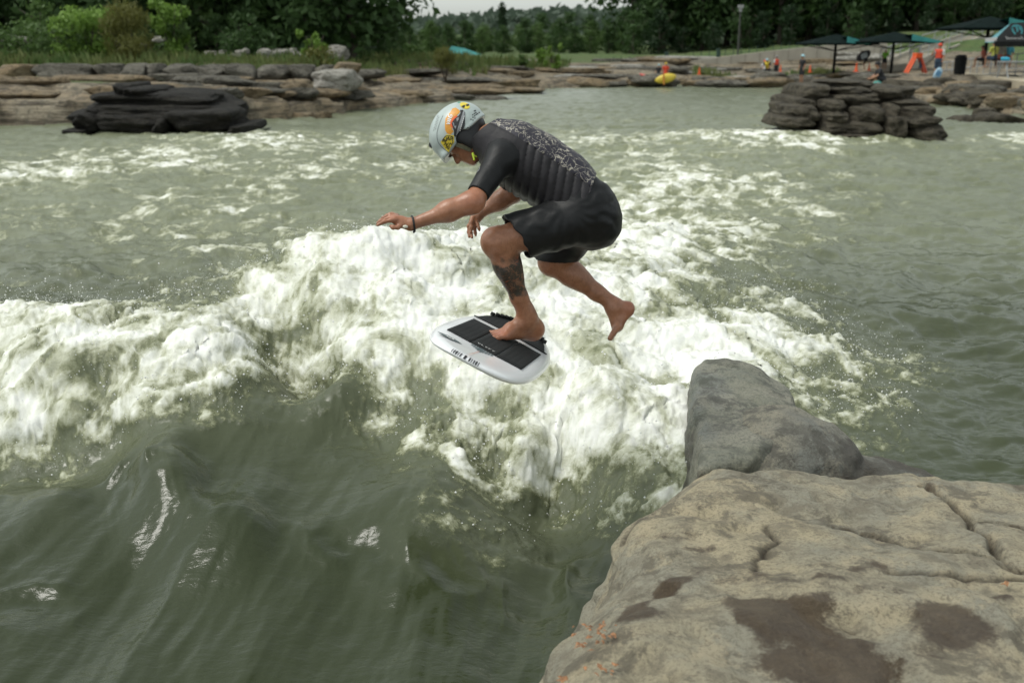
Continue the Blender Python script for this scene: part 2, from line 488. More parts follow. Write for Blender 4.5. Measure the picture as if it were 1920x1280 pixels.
    cur = np.clip(fo * 1.2, 0, 1); y = yo + .9 * z0 * (1 - sstep(9, 12, yo))
    lump = (np.abs(n2(x * 1.7 + wx * 3, y * 1.3, 31)) * .11 + np.abs(n2(x * 5 + n_a * 1.5, y * 4 + n_b, 32)) * .040 + np.abs(n2(x * 13 + n_b * 1.5, y * 11 + n_c, 33)) * .021 + n2(x * 34 + n_c, y * 30, 34) * .009)
    y = yo
    lump = lump * cur * (.25 + .75 * sstep(.2, .8, f)) * (1 - .6 * sstep(10, 30, y))
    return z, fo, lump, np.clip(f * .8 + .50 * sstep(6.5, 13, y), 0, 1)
_Y, _T = np.meshgrid(_ys, _ts, indexing='ij')
_X = _Y * _T
_wzv, _wfv, _wl, _wa = water_at(_X.ravel(), _Y.ravel())
_V = np.stack([_X.ravel(), _Y.ravel(), _wzv], 1)
_G = _V.reshape(NR, NC, 3)
_nn = np.cross(np.gradient(_G, axis=1), np.gradient(_G, axis=0)).reshape(-1, 3)
_nn /= np.linalg.norm(_nn, axis=1)[:, None] + 1e-12
_V = _V + _nn * _wl[:, None]
_i = np.arange((NR - 1) * NC).reshape(NR - 1, NC)[:, :-1].ravel()
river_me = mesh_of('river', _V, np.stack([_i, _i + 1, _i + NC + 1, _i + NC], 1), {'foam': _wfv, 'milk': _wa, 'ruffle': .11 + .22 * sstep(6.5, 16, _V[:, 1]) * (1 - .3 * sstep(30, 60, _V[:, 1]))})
def m_water():
    t = NT('river water')
    p = t.pos(); f = t.attr('foam')
    fine = t.noise(p, 44, 8, .72, .9); mid = t.noise(t.scale(p, (1, .8, 1)), 9, 6, .65, 1.2); broad = t.noise(t.scale(p, (1.1, .8, .8)), 2.1, 5, .62, .9)
    k = t.math('ADD', t.math('MULTIPLY', t.math('SUBTRACT', fine, .5), .9), t.math('MULTIPLY', t.math('SUBTRACT', mid, .5), .6))
    amp = t.math('MULTIPLY', t.math('MINIMUM', t.math('MULTIPLY', f, 4.0), 1.0), t.math('SUBTRACT', 1.1, t.math('MULTIPLY', f, .75)))
    f = t.math('SUBTRACT', f, t.math('MULTIPLY', t.ramp(broad, [(.44, 0.0), (.62, .50)]), t.math('MINIMUM', t.math('MULTIPLY', f, 2.0), 1.0)))
    d = t.math('ADD', f, t.math('MULTIPLY', k, amp), clamp=True)
    col = t.ramp(d, [(0, (.033, .042, .018)), (.16, (.080, .090, .042)), (.34, (.22, .23, .125)), (.56, (.46, .47, .36)), (.80, (.72, .73, .65)), (1, (.84, .845, .80))])
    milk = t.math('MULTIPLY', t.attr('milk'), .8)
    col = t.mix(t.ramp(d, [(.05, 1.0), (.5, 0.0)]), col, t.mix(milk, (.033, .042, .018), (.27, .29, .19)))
    rough = t.math('MAXIMUM', t.attr('ruffle'), t.ramp(d, [(0, .045), (.25, .16), (.5, .55), (1, .8)]))
    rip = t.noise(t.scale(p, (1, 1.8, 1)), 16, 4, .55, .4)
    nb = t.bump(rip, .11, .05)
    foamh = t.bump(d, .4, .025, nb)
    return t.bsdf(col, rough, IOR=1.33, Normal=foamh)
M_WATER = m_water()
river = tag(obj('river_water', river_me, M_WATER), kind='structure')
# drops thrown up along the breaking edges
def spray():
    r = np.random.default_rng(5)
    n = len(_wfv)
    y = _Y.ravel(); x = _X.ravel()
    g = np.abs(np.gradient(_wfv.reshape(NR, NC), axis=0)).ravel() + np.abs(np.gradient(_wfv.reshape(NR, NC), axis=1)).ravel()
    w = (_wfv > .25) * g * np.exp(-((y - 6.5) / 2.2) ** 2) * np.clip(y, 0, 8) ** 1.5
    w /= w.sum()
    pk = r.choice(n, 15000, p=w)
    c = _V[pk] + r.normal(0, .03, (15000, 3)); c[:, 2] = _V[pk, 2] + .01 + r.exponential(.045, 15000)
    s = .0012 + r.exponential(.0016, 15000); s = np.minimum(s, .008)
    o = np.array([(1, 0, 0), (-1, 0, 0), (0, 1, 0), (0, -1, 0), (0, 0, 1), (0, 0, -1)], float)
    V = (c[:, None] + o[None] * s[:, None, None]).reshape(-1, 3)
    f = np.array([(0, 2, 4), (2, 1, 4), (1, 3, 4), (3, 0, 4), (2, 0, 5), (1, 2, 5), (3, 1, 5), (0, 3, 5)])
    F = (np.arange(15000)[:, None, None] * 6 + f[None]).reshape(-1, 3)
    t = NT('water drops'); 
    return tag(obj('spray_drops', mesh_of('spray', V, F), t.bsdf(t.ramp(t.noise(t.pos(), 30), [(.3, (.7, .71, .68)), (.7, (.88, .88, .86))]), .15)), 'fine white water drops flying over the breaking wave', 'water drops', kind='stuff')
spray()
# ================================================================== the rocks in the foreground
def poly_sd(poly, X, Y):
    """signed distance to a polygon (negative inside) on a grid of points"""
    poly = np.asarray(poly, float); d = np.full(X.shape, 1e9); ins = np.zeros(X.shape, bool)
    for a, b in zip(poly, np.roll(poly, -1, 0)):
        e = b - a; t = np.clip(((X - a[0]) * e[0] + (Y - a[1]) * e[1]) / (e @ e + 1e-12), 0, 1)
        d = np.minimum(d, (X - a[0] - t * e[0]) ** 2 + (Y - a[1] - t * e[1]) ** 2)
        c = (a[1] > Y) != (b[1] > Y)
        with np.errstate(divide='ignore', invalid='ignore'):
            ins ^= c & (X < (b[0] - a[0]) * (Y - a[1]) / (b[1] - a[1]) + a[0])
    d = np.sqrt(d)
    return np.where(ins, -d, d)
def line_d(pts, X, Y):
    d = np.full(X.shape, 1e9)
    for a, b in zip(pts[:-1], pts[1:]):
        e = b - a; t = np.clip(((X - a[0]) * e[0] + (Y - a[1]) * e[1]) / (e @ e + 1e-12), 0, 1)
        d = np.minimum(d, (X - a[0] - t * e[0]) ** 2 + (Y - a[1] - t * e[1]) ** 2)
    return np.sqrt(d)
def relief(P, Q, fn):
    """push vertices along their normals by fn(P)"""
    N = np.zeros_like(P)
    fn_ = np.cross(P[Q[:, 2]] - P[Q[:, 0]], P[Q[:, 3]] - P[Q[:, 1]])
    for i in range(4): np.add.at(N, Q[:, i], fn_)
    N /= np.linalg.norm(N, axis=1)[:, None] + 1e-9
    return P + N * fn(P, N)[:, None], N
def m_rock(name, dry, dark, wet_rough=.3, use_wet=True, grain=1.0, stain=.5, moss=0.0):
    t = NT(name); p = t.pos()
    big = t.cn(p, 1.7, 5, .6, .6); mid = t.cn(p, 6, 8, .72, .25); fine = t.cn(p, 75, 6, .75); speck = t.cn(t.scale(p, (1, 1, 2.2)), 15, 9, .8, .3); blot = t.cn(p, 3.4, 9, .78, .3)
    c = t.mix(t.ramp(big, [(.2, 0.0), (.8, 1.0)]), tuple(min(1, d * f) for d, f in zip(dry, (1.12, 1.10, 1.02))), tuple(min(1, d * f) for d, f in zip(dry, (.80, .86, .92))))
    c = t.mix(t.ramp(mid, [(.12, .8), (.46, 0.0)]), c, tuple(d * .52 for d in dry))
    c = t.mix(t.ramp(blot, [(.58, 0.0), (.76, .85)]), c, tuple(d * .36 for d in dry))
    c = t.mix(t.ramp(mid, [(.62, 0.0), (.9, .6)]), c, tuple(min(1, d * f) for d, f in zip(dry, (1.22, 1.18, 1.1))))
    c = t.mix(t.math('MULTIPLY', t.ramp(speck, [(.80, 0.0), (.94, 1.0)]), stain), c, dark)
    c = t.mix(t.ramp(fine, [(.1, .75), (.5, 0.0)]), c, tuple(d * .5 for d in dry))
    if moss:
        c = t.mix(t.math('MULTIPLY', t.ramp(t.noise(p, 3.1, 5), [(.45, 0.0), (.6, 1.0)]), moss), c, (.07, .10, .05))
    rough = .85
    if use_wet:
        w = t.attr('wet')
        wn = t.math('ADD', w, t.math('MULTIPLY', t.math('SUBTRACT', t.noise(p, 10, 10, .82, .4), .5), 2.2))
        wm = t.ramp(wn, [(.38, 0.0), (.66, 1.0)])
        c = t.mix(wm, c, t.mix(t.math('MULTIPLY', t.math('ADD', mid, fine), .5), dark, tuple(d * f for d, f in zip(dry, (.36, .31, .27)))))
        rough = t.ramp(wm, [(0, .85), (1, wet_rough)])
    if use_wet: c = t.mix(t.math('MULTIPLY', t.attr('crack'), .85), c, tuple(d * .5 for d in dark))
    h = t.math('ADD', t.math('MULTIPLY', mid, .7), t.math('ADD', t.math('MULTIPLY', fine, .3), t.math('MULTIPLY', speck, -.35)))
    return t.bsdf(c, rough, Normal=t.bump(h, .8 * grain, .03))
M_SLAB = m_rock('dry tan limestone', (.44, .385, .275), (.060, .040, .024), .38)
M_WETROCK = m_rock('wet grey limestone', (.31, .305, .26), (.05, .052, .038), .32, moss=.22)
def slab_h(x, y):
    return .555 - .088 * (y - 2.2) - .02 * np.clip(x - 1.2, 0, 3)
def solid(lo, hi, vox, hfun, poly, round_k, flare, wob, seed):
    f = Field(lo, hi, vox)
    sl, X, Y, Z = f.grid()
    X2, Y2 = np.meshgrid(f.ax[0], f.ax[1], indexing='ij')
    dp = poly_sd(poly, X2, Y2).astype(np.float32); H = hfun(X2, Y2).astype(np.float32)
    A = Z - H[:, :, None]
    c = 5
    # side wobble on a coarse lattice
    xs, ys, zs = f.ax[0][::c], f.ax[1][::c], f.ax[2][::c]
    g = np.meshgrid(xs, ys, zs, indexing='ij')
    nz = n3(g[0] * 2.3, g[1] * 2.3, g[2] * 4.5, seed) * wob + n3(g[0] * 6, g[1] * 6, g[2] * 11, seed + 1) * wob * .45
    nz = np.repeat(np.repeat(np.repeat(nz, c, 0), c, 1), c, 2)[:f.n[0], :f.n[1], :f.n[2]]
    for ax in range(3):
        for _ in range(2):
            nz = (nz + np.roll(nz, 1, ax) + np.roll(nz, -1, ax) + np.roll(nz, 2, ax) + np.roll(nz, -2, ax)) / 5
    B = dp[:, :, None] + A * flare + nz
    k = round_k
    h = np.maximum(k - np.abs(A - B), 0) / k
    f.F = (np.maximum(A, B) + h * h * k * .25).astype(np.float32)
    for ax in range(3):   # close at the borders of the block
        s0 = [slice(None)] * 3; s0[ax] = 0; f.F[tuple(s0)] = .1; s0[ax] = -1; f.F[tuple(s0)] = .1
    return f.mesh(1)
SLAB_PX = [(1080,1330,.53),(1098,1240,.53),(1108,1135,.5),(1142,1090,.48),(1180,1045,.46),(1195,1000,.44),(1235,935,.42),(1285,888,.40),(1335,862,.38),(1500,856,.37),(1700,872,.37),(1800,890,.37),(1920,892,.36),(2250,900,.36)]
slab_poly = [on(u, v, z)[:2] for u, v, z in SLAB_PX] + [np.array((3.6, 3.2)), np.array((3.6, .55)), np.array((.02, .55)), np.array((.0, 1.5))]
CRACKS = [[(1738,884),(1775,915),(1812,950),(1826,985),(1850,1010),(1868,1058),(1930,1096),(2050,1130)],[(1828,962),(1870,970),(1925,979),(2050,985)],[(1560,985),(1640,1000),(1690,1015),(1738,1050),(1800,1058),(1860,1068),(1895,1088)],
          [(1190,905),(1225,930),(1205,960),(1170,985)],[(1440,990),(1450,1020),(1420,1060),(1412,1095)],[(1660,1105),(1760,1112),(1850,1118),(1930,1108)]]
CRACKS = [np.array([on(u, v, .43)[:2] for u, v in c]) for c in CRACKS]
def fg_slab():
    P, Q = solid((-.12, .5, -.55), (3.65, 4.7, .82), 0.0125, lambda x, y: slab_h(x, y) + n2(x * 1.2, y * 1.2, 41) * .045 + n2(x * 3.3, y * 3.3, 42) * .018, slab_poly, .16, .42, .075, 51)
    def fn(P, N):
        x, y, z = P.T
        wx, wy = n2(x * 9, y * 9, 43) * .02, n2(x * 9, y * 9, 44) * .02
        top = sstep(.4, .8, N[:, 2])
        g = np.zeros(len(P))
        for c, (dep, wid) in zip(CRACKS, [(.075, .013), (.05, .011), (.06, .012), (.035, .012), (.02, .012), (.025, .010)]):
            d = line_d(c, x + wx, y + wy)
            g -= dep * np.exp(-(d / wid) ** 2) * (.6 + .5 * n2(x * 6, y * 6, 45))
        side = np.where(line_d(CRACKS[0], x, y) < .5, 0, 0)
        r = n3(x * 3, y * 3, z * 5, 50) * .022 + n3(x * 7, y * 7, z * 12, 46) * .013 + n3(x * 17, y * 17, z * 26, 47) * .008 - np.maximum(0, n3(x * 11, y * 11, z * 11, 52) - .25) * .03
        pit = -np.maximum(0, n2(x * 4.3 + wx * 8, y * 4.3 + wy * 8, 48) - .28) * .07 * top
        st = (1 - np.abs(n3(x * 1.6, y * 1.6, z * 9, 49)) * 2) * .02 * (1 - top)
        return g * top + r + pit + st
    P, N = relief(P, Q, fn)
    x, y, z = P.T
    wet = np.zeros(len(P))
    wx, wy = n2(x * 4, y * 4, 60) * .09 + n2(x * 11, y * 11, 62) * .04, n2(x * 4, y * 4, 61) * .09 + n2(x * 11, y * 11, 63) * .04
    for u, v, ru, rv, s in [(1200,1130,.10,.12,1),(1265,1090,.07,.08,.8),(1470,1175,.17,.14,1.1),(1560,1240,.19,.17,1.2),(1430,1150,.10,.05,.7),(1780,1190,.14,.12,.85),(1890,1140,.08,.05,.6),(1500,1095,.22,.05,.62),(1600,1060,.14,.06,.62),(1300,1045,.09,.05,.62),(1720,1040,.10,.03,.5),(1480,985,.06,.05,.55),(1270,930,.07,.05,.4),(1400,905,.20,.03,.28),(1620,1300,.16,.12,1.2),(1350,1080,.26,.11,.48),(1620,1125,.30,.07,.5),(1250,1015,.14,.09,.45),(1700,1230,.2,.1,.42),(1150,1200,.1,.1,.4)]:
        c = on(u, v, .5 if v > 1050 else .43)
        q = np.sqrt(((x + wx - c[0]) / ru) ** 2 + ((y + wy - c[1]) / rv) ** 2)
        wet = np.maximum(wet, s * (1 - sstep(.25, 1.5, q)))
    for c in CRACKS[:3]: wet = np.maximum(wet, .5 * np.exp(-(line_d(c, x + wx * .3, y + wy * .3) / .025) ** 2))
    wz, _ = water_at(np.clip(x, -3, 4), np.maximum(y, 1.2), False)
    wet = np.maximum(wet, 1.0 * (1 - sstep(.12, .42, z - wz + n3(x * 4, y * 4, z * 4, 64) * .12)))
    crk = np.zeros(len(P))
    for c in CRACKS: crk = np.maximum(crk, np.exp(-(line_d(c, x + n2(x * 9, y * 9, 43) * .02, y + n2(x * 9, y * 9, 44) * .02) / .013) ** 2))
    me = mesh_of('rock_slab', P, Q, {'wet': wet, 'crack': crk})
    return tag(obj('flat_rock', me, M_SLAB), 'broad tan limestone slab with wet brown patches and cracks in the right foreground', 'rock')
fg_slab()
def fg_tip():
    poly = [on(u, v, .36)[:2] for u, v in [(1306,696),(1322,684),(1425,685),(1472,702),(1508,742),(1518,775),(1470,815),(1400,850),(1312,862)]]
    def h(x, y): return .37 + n2(x * 2, y * 2, 71) * .02 - .12 * sstep(1.30, 1.75, x) + .05 * (y - 5.3)
    P, Q = solid((.55, 3.9, -.5), (2.2, 6.6, .62), .0135, h, poly, .035, .12, .045, 72)
    P, N = relief(P, Q, lambda P, N: n3(P[:, 0] * 6, P[:, 1] * 6, P[:, 2] * 9, 73) * .014 + n3(P[:, 0] * 16, P[:, 1] * 16, P[:, 2] * 22, 74) * .007 + (1 - np.abs(n3(P[:, 0] * 5 + P[:, 1] * 3, P[:, 1] * 5, P[:, 2] * 14, 75)) * 2) * .012)
    wet = np.clip(1 - sstep(.05, .33, P[:, 2] + n3(P[:, 0] * 3, P[:, 1] * 3, P[:, 2] * 3, 76) * .2), .0, 1)  # damp low on the block; top coloured paler to look lit
    return tag(obj('jutting_rock', mesh_of('rock_block', P, Q, {'wet': wet}), M_WETROCK), 'wet grey block of rock jutting into the white water, farthest of the three foreground rocks', 'rock')
fg_tip()
def fg_mid():
    c = on(1470, 850, .2)
    f = Field((.5, 3.6, -.5), (2.6, 5.6, .7), .0135)
    f.ell(c + (0.0, .02, .02), (.25, .32, .20), k=.08)
    f.ell(c + (.16, .0, -.02), (.20, .28, .17), k=.06)
    f.ell(c + (.42, -.10, -.27), (.42, .34, .24), k=.08)
    f.ell(c + (-.14, -.10, -.10), (.20, .34, .22), k=.08)
    f.ell(c + (.1, -.1, -.36), (.55, .45, .30), k=.1)
    P, Q = f.mesh(1)
    P, N = relief(P, Q, lambda P, N: n3(P[:, 0] * 3, P[:, 1] * 3, P[:, 2] * 4, 80) * .03 + n3(P[:, 0] * 8, P[:, 1] * 8, P[:, 2] * 12, 81) * .013 + n3(P[:, 0] * 20, P[:, 1] * 20, P[:, 2] * 26, 82) * .005 + (1 - np.abs(n3(P[:, 0] * 4 + P[:, 1] * 4, P[:, 1] * 3, P[:, 2] * 12, 83)) * 2) * .012)
    wet = np.clip(1 - sstep(.0, .34, P[:, 2] + n3(P[:, 0] * 3, P[:, 1] * 3, P[:, 2] * 3, 84) * .2), 0, 1)
    return tag(obj('boulder', mesh_of('boulder', P, Q, {'wet': wet}), m_rock('damp grey limestone', (.29, .275, .225), (.05, .046, .036), .35)), 'rounded grey boulder wedged between the tan slab and the wet block', 'rock')
fg_mid()
def litter():
    r = random.Random(4); mb = MB()
    for u, v, n, s in [(1120,1175,20,22),(1075,1215,7,14),(1145,1195,7,14),(1135,1265,9,18),(1050,1278,5,10),(1880,1085,3,12)]:
        for _ in range(n):
            p = on(u + r.gauss(0, s), v + r.gauss(0, s * .4), .53)
            z = slab_h(p[0], p[1]) + n2(np.array([p[0] * 1.2]), np.array([p[1] * 1.2]), 41)[0] * .045 + .006
            a = r.uniform(0, 6.28); L = r.uniform(.006, .016); W = L * r.uniform(.35, .6)
            d = np.array((math.cos(a), math.sin(a), r.uniform(-.2, .3))); e = np.array((-math.sin(a), math.cos(a), r.uniform(-.4, .4)))
            q = np.array((p[0], p[1], z)); up = np.array((0, 0, .003))
            mb.add([q - d * L, q - e * W + up, q + d * L, q + e * W + up, q + up * 2], [(0, 1, 4), (1, 2, 4), (2, 3, 4), (3, 0, 4)])
    tag(mb.build('leaf_litter', plain('dry leaf', (.26, .13, .06), .8, .5, 90)), 'crumbs of dry orange leaf on the slab edge', 'leaf litter', kind='stuff')
litter()
# ================================================================== the rider and the board
def vec(a, b, c=0.0): return C_R * a + C_U * b + C_F * c      # right, up, away as seen in the photo
def px(n, d=4.7): return n * d / FPX
skin = NT('tanned skin'); _p = skin.pos()
_c = skin.ramp(skin.noise(_p, 22, 5, .6), [(.3, (.25, .105, .052)), (.7, (.41, .195, .112))])
_c = skin.mix(skin.ramp(skin.noise(_p, 160, 3), [(.45, 0.0), (.75, .35)]), _c, (.22, .09, .05))
_hair = skin.noise(skin.scale(_p, (260, 260, 42)), 1.0, 3, .6)
_c = skin.mix(skin.math('MULTIPLY', skin.ramp(_hair, [(.56, 0.0), (.68, .55)]), skin.attr('hair')), _c, (.09, .045, .025))
_ink = skin.math('MULTIPLY', skin.attr('ink'), skin.ramp(skin.noise(_p, 34, 6, .75, 1.6), [(.36, .15), (.50, .95)]))
_c = skin.mix(_ink, _c, skin.mix(skin.ramp(skin.noise(_p, 26, 4, .6, 1.2), [(.60, 0.0), (.67, 1.0)]), (.030, .032, .026), (.23, .055, .028)))
_c = skin.mix(skin.attr('red'), _c, (.44, .15, .09))
M_SKIN = skin.bsdf(_c, .36, **{'Subsurface Weight': .08, 'Subsurface Radius': (.01, .004, .002), 'Subsurface Scale': .5, 'Normal': skin.bump(skin.noise(_p, 70, 6, .65), .30, .006)})
D0 = 4.73
# joints
HIPL, HIPR = at(1082, 412, 4.63), at(1086, 420, 4.83)
KNL, ANL = at(931, 453, 4.58), at(988, 597, 4.78)
KNR, ANR = at(1035, 490, 5.0), at(1150, 572, 5.04)
SHL, SHR = at(938, 298, 4.55), at(950, 300, 4.91)
ELL, WRL = at(886, 381, 4.42), at(770, 421, 4.40)
ELR, WRR = at(962, 362, 5.0), at(899, 401, 5.0)
TORSO = [(at(925, 268, D0), .082), (at(962, 290, D0), .118), (at(1005, 315, D0), .124), (at(1050, 345, D0), .120), (at(1092, 392, D0), .135)]
AXT = (TORSO[4][0] - TORSO[0][0]); AXT = AXT / np.linalg.norm(AXT)
DORS = np.cross(AXT, C_F); DORS /= np.linalg.norm(DORS)
if DORS @ C_U < 0: DORS = -DORS
def torso(f, grow=0.0, k=.06, sh=True, top=0):
    for (a, ra), (b, rb) in zip(TORSO[top:-1], TORSO[top + 1:]):
        for s in (-1, 1):
            wa, wb = (.055 if a is TORSO[0][0] else .062), .06
            f.cone(a + C_F * s * wa, b + C_F * s * wb, ra + grow, rb + grow, k)
    if sh:
        for s, sj in ((-1, SHL), (1, SHR)):
            f.cone(TORSO[1][0] + C_F * s * .05, sj, .085 + grow, .062 + grow, k)
def leg(f, hip, kn, an, side, grow=0.0, k=.05):
    f.cone(hip, kn * .5 + hip * .5, .105 + grow, .086 + grow, k)
    f.cone(kn * .5 + hip * .5, kn, .086 + grow, .060 + grow, k)
def build_body():
    _l, _h = at(690, 200, 4.15), at(1215, 205, 5.25)
    f = Field((_l[0], 3.95, .70), (_h[0], 5.4, _h[2] + .08), .0045)
    torso(f)
    # pelvis and seat
    f.ell(at(1098, 402, D0), (.135, .17, .135), k=.06)
    for hip, kn, an in ((HIPL, KNL, ANL), (HIPR, KNR, ANR)):
        leg(f, hip, kn, an, 0)
        sh = an - kn
        back = np.cross(sh, C_F); back /= np.linalg.norm(back)
        if back @ C_R < 0: back = -back
        if hip is HIPR:
            back = -np.cross(C_F, sh) / np.linalg.norm(sh); back = back if back @ C_U > 0 else -back
        f.ell(kn - back * .012, (.052, .054, .058), k=.04)                       # knee cap
        f.cone(kn, kn + sh * .30 + back * .008, .056, .055, .04)
        f.cone(kn + sh * .16 + back * .016, kn + sh * .46 + back * .016, .044, .041, .05)  # calf
        f.cone(kn + sh * .30, kn + sh * .72, .054, .036, .04)
        f.cone(kn + sh * .72, an, .036, .033, .03)
        f.cone(kn + sh * .55 + back * .018, an + back * .02, .024, .014, .03)   # tendon
    # left foot, ball on the deck
    heel, ball = at(1001, 620, 4.86), at(938, 627, 4.725)
    f.cone(ANL, heel + vec(-.006, .008), .036, .034, .03)
    f.ell(heel + vec(-.006, .006), (.040, .042, .036), k=.06)
    f.cone(KNL + (ANL - KNL) * .9 + vec(.012, 0), heel + vec(.0, .006), .026, .030, .05)
    f.cone(heel + vec(-.01, .012), at(972, 618, 4.80), .036, .034, .05)
    f.cone(ANL + vec(-.01, -.02), at(958, 617, 4.765), .036, .028, .035)
    f.cone(heel + vec(-.01, -.004), at(950, 630, 4.74), .026, .020, .03)
    for u0, v0, d0, u1, v1, d1, r in [(946,621,4.79,922,625.5,4.765,.0165),(942,624,4.77,917,628,4.735,.012),(941,626,4.75,921,630.5,4.71,.0112),(943,628.5,4.73,928,632,4.69,.0108),(947,631,4.715,936,633.5,4.675,.0105)]:
        a, b = at(u0, v0, d0), at(u1, v1, d1)
        f.cone(at(958, 618, 4.77), a, .026, r * 1.25, .02)
        f.cone(a, b, r * 1.1, r, .008)
        f.ell(b + (b - a) * .12, (r * 1.08,) * 3, k=.006)
    f.ell(ANL + vec(.004, .004, -.028), (.016, .014, .016), k=.015)             # ankle bone
    # right foot, trailing, sole to the right
    h2, b2 = at(1177, 577, 5.06), at(1157, 612, 5.05)
    f.cone(ANR, h2, .034, .028, .03)
    f.ell(h2, (.030, .032, .032), k=.02)
    f.cone(ANR + vec(0, -.03), b2, .036, .027, .03)
    f.cone(h2 + vec(-.004, -.02), b2 + vec(.006, .01), .027, .022, .03)
    for i, (du, dv, dd, r) in enumerate([(-15, 20, -.035, .014), (-13, 21, -.014, .0115), (-11, 20, .004, .011), (-9, 18, .021, .0105), (-6, 15, .036, .010)]):
        a = b2 + C_F * dd * .8; b = at(1157 + du * .9, 612 + dv * 1.1, 5.05 + dd)
        f.cone(a, a * .4 + b * .6, .018, r, .012); f.cone(a * .4 + b * .6, b, r, r * .92, .006)
    # arms
    for sh_, el, wr, s in ((SHL, ELL, WRL, -1), (SHR, ELR, WRR, 1)):
        f.cone(sh_, el, .054, .041, .04)
        f.cone(el, el * .62 + wr * .38, .041, .039, .04)
        f.ell(el + (el - wr) * .03, (.038, .038, .038), k=.03)
        up = np.cross(wr - el, C_F); up /= np.linalg.norm(up); up = up if up @ C_U > 0 else -up
        f.cone(el + (wr - el) * .08 + up * .012, el + (wr - el) * .4 + up * .008, .034, .032, .04)
        f.cone(el * .62 + wr * .38, wr, .038, .0245, .04)
    # left hand
    def hand(palm, fingers, wr, pr):
        f.cone(wr, palm[0], .025, pr, .02); 
        for a, b in zip(palm[:-1], palm[1:]): f.cone(a, b, pr, pr * .86, .02)
        for pts, r in fingers:
            n = len(pts)
            for i in range(n - 1):
                f.cone(pts[i], pts[i + 1], r * (1.08 - .10 * i), r * (1.0 - .10 * i), .006 if i else .012)
                if i: f.ell(pts[i], (r * 1.07,) * 3, k=.004)
    hand([at(752, 416, 4.40), at(740, 412, 4.39)], [
        ([at(741,411,4.375), at(733,413,4.37), at(720,416,4.365), at(708,422,4.365)], .0092),
        ([at(741,408,4.395), at(731,408,4.395), at(714,415,4.39), at(702,421,4.39)], .0096),
        ([at(743,405,4.415), at(731,402.5,4.415), at(719,409,4.415), at(712,414,4.415)], .0092),
        ([at(746,404,4.43), at(735,401,4.435), at(725,404,4.44), at(719,408,4.44)], .0080),
        ([at(755,420,4.385), at(746,426.5,4.375), at(737,426.5,4.37), at(733,424,4.37)], .0100)], WRL, .0235)
    hand([at(892, 410, 5.0), at(887, 417, 5.0)], [
        ([at(884,415,5.02), at(879,424,5.03), at(879,435,5.03), at(880,444,5.02)], .0098),
        ([at(886,417,5.0), at(883,428,5.0), at(883,438,5.0), at(885,445,4.99)], .0098),
        ([at(889,418,4.985), at(890,428,4.98), at(891,436,4.98), at(892,441,4.975)], .0092),
        ([at(893,416,4.97), at(896,422,4.965), at(898,428,4.96), at(899,432,4.96)], .0082),
        ([at(886,408,4.975), at(884,417,4.955), at(884,427,4.95), at(883,436,4.95)], .0104)], WRR, .024)
    # neck and head
    a = math.radians(58)
    fw, up, sd = vec(-math.cos(a), -math.sin(a)), vec(-math.sin(a), math.cos(a)), C_F
    hc = at(868, 257, D0)
    R = np.stack([fw, sd, up], 1)
    f.cone(at(928, 266, D0), hc - up * .06 - fw * .02, .062, .056, .03)
    f.ell(hc, (.096, .076, .105), R, .03)
    f.ell(hc + fw * .048 - up * .062, (.052, .052, .058), R, .03)               # jaw
    f.cone(hc + fw * .075 - up * .103 - sd * .012, hc + fw * .075 - up * .103 + sd * .012, .016, .016, .02)   # chin
    f.cone(hc + fw * .090 - up * .005, hc + fw * .113 - up * .040, .010, .0125, .012)   # nose
    for s in (-1, 1):
        f.ell(hc + fw * .103 - up * .043 + sd * s * .011, (.009, .008, .008), R, .006)
        f.ell(hc + fw * .092 - up * .008 + sd * s * .032, (.014, .017, .012), R, .012, sub=True)   # eye sockets
        f.ell(hc + fw * .082 - up * .010 + sd * s * .031, (.013, .013, .012), R, .004)
        f.ell(hc - fw * .012 - up * .03 + sd * s * .078, (.022, .008, .032), R, .008)   # ears
    f.cone(hc + fw * .088 + up * .008 - sd * .04, hc + fw * .088 + up * .008 + sd * .04, .011, .011, .012)   # brow
    f.cone(hc + fw * .090 - up * .068 - sd * .018, hc + fw * .090 - up * .068 + sd * .018, .0075, .0075, .006)  # lips
    f.cone(hc + fw * .087 - up * .082 - sd * .015, hc + fw * .087 - up * .082 + sd * .015, .0080, .0080, .006)
    P, Q = f.mesh(1)
    # tattoo sleeve on the left calf, leg hair, warm elbows and feet
    sh = ANL - KNL
    t = ((P - KNL) @ sh) / (sh @ sh); dl = np.linalg.norm(P - KNL - t[:, None] * sh, axis=1)
    wob = n3(P[:, 0] * 30, P[:, 1] * 30, P[:, 2] * 30, 90) * .08
    ink = sstep(.17, .22, t + wob) * (1 - sstep(.64, .70, t + wob)) * (dl < .12) * sstep(-.6, -.1, n3(P[:, 0] * 16, P[:, 1] * 16, P[:, 2] * 16, 91) + .35)
    hair = np.zeros(len(P)); red = np.zeros(len(P))
    for kn, an in ((KNL, ANL), (KNR, ANR)):
        s2 = an - kn; t2 = ((P - kn) @ s2) / (s2 @ s2); d2 = np.linalg.norm(P - kn - t2[:, None] * s2, axis=1)
        hair = np.maximum(hair, (d2 < .12) * sstep(-.3, .1, t2) * (1 - sstep(.85, .98, t2)) * .8)
    for c, r, s in ((ELL, .06, .45), (at(938, 630, 4.72), .05, .5), (heel, .05, .5), (h2, .05, .5), (at(735, 415, 4.39), .06, .25)):
        red = np.maximum(red, s * np.exp(-((P - c) ** 2).sum(1) / r ** 2))
    return mesh_of('body', P, Q, {'ink': ink, 'hair': hair, 'red': red}), (hc, fw, up, sd)
rider = empty('person', at(1000, 640, D0))
tag(rider, 'barefoot rider in helmet, patterned vest and black shorts leaping onto a white board', 'person')
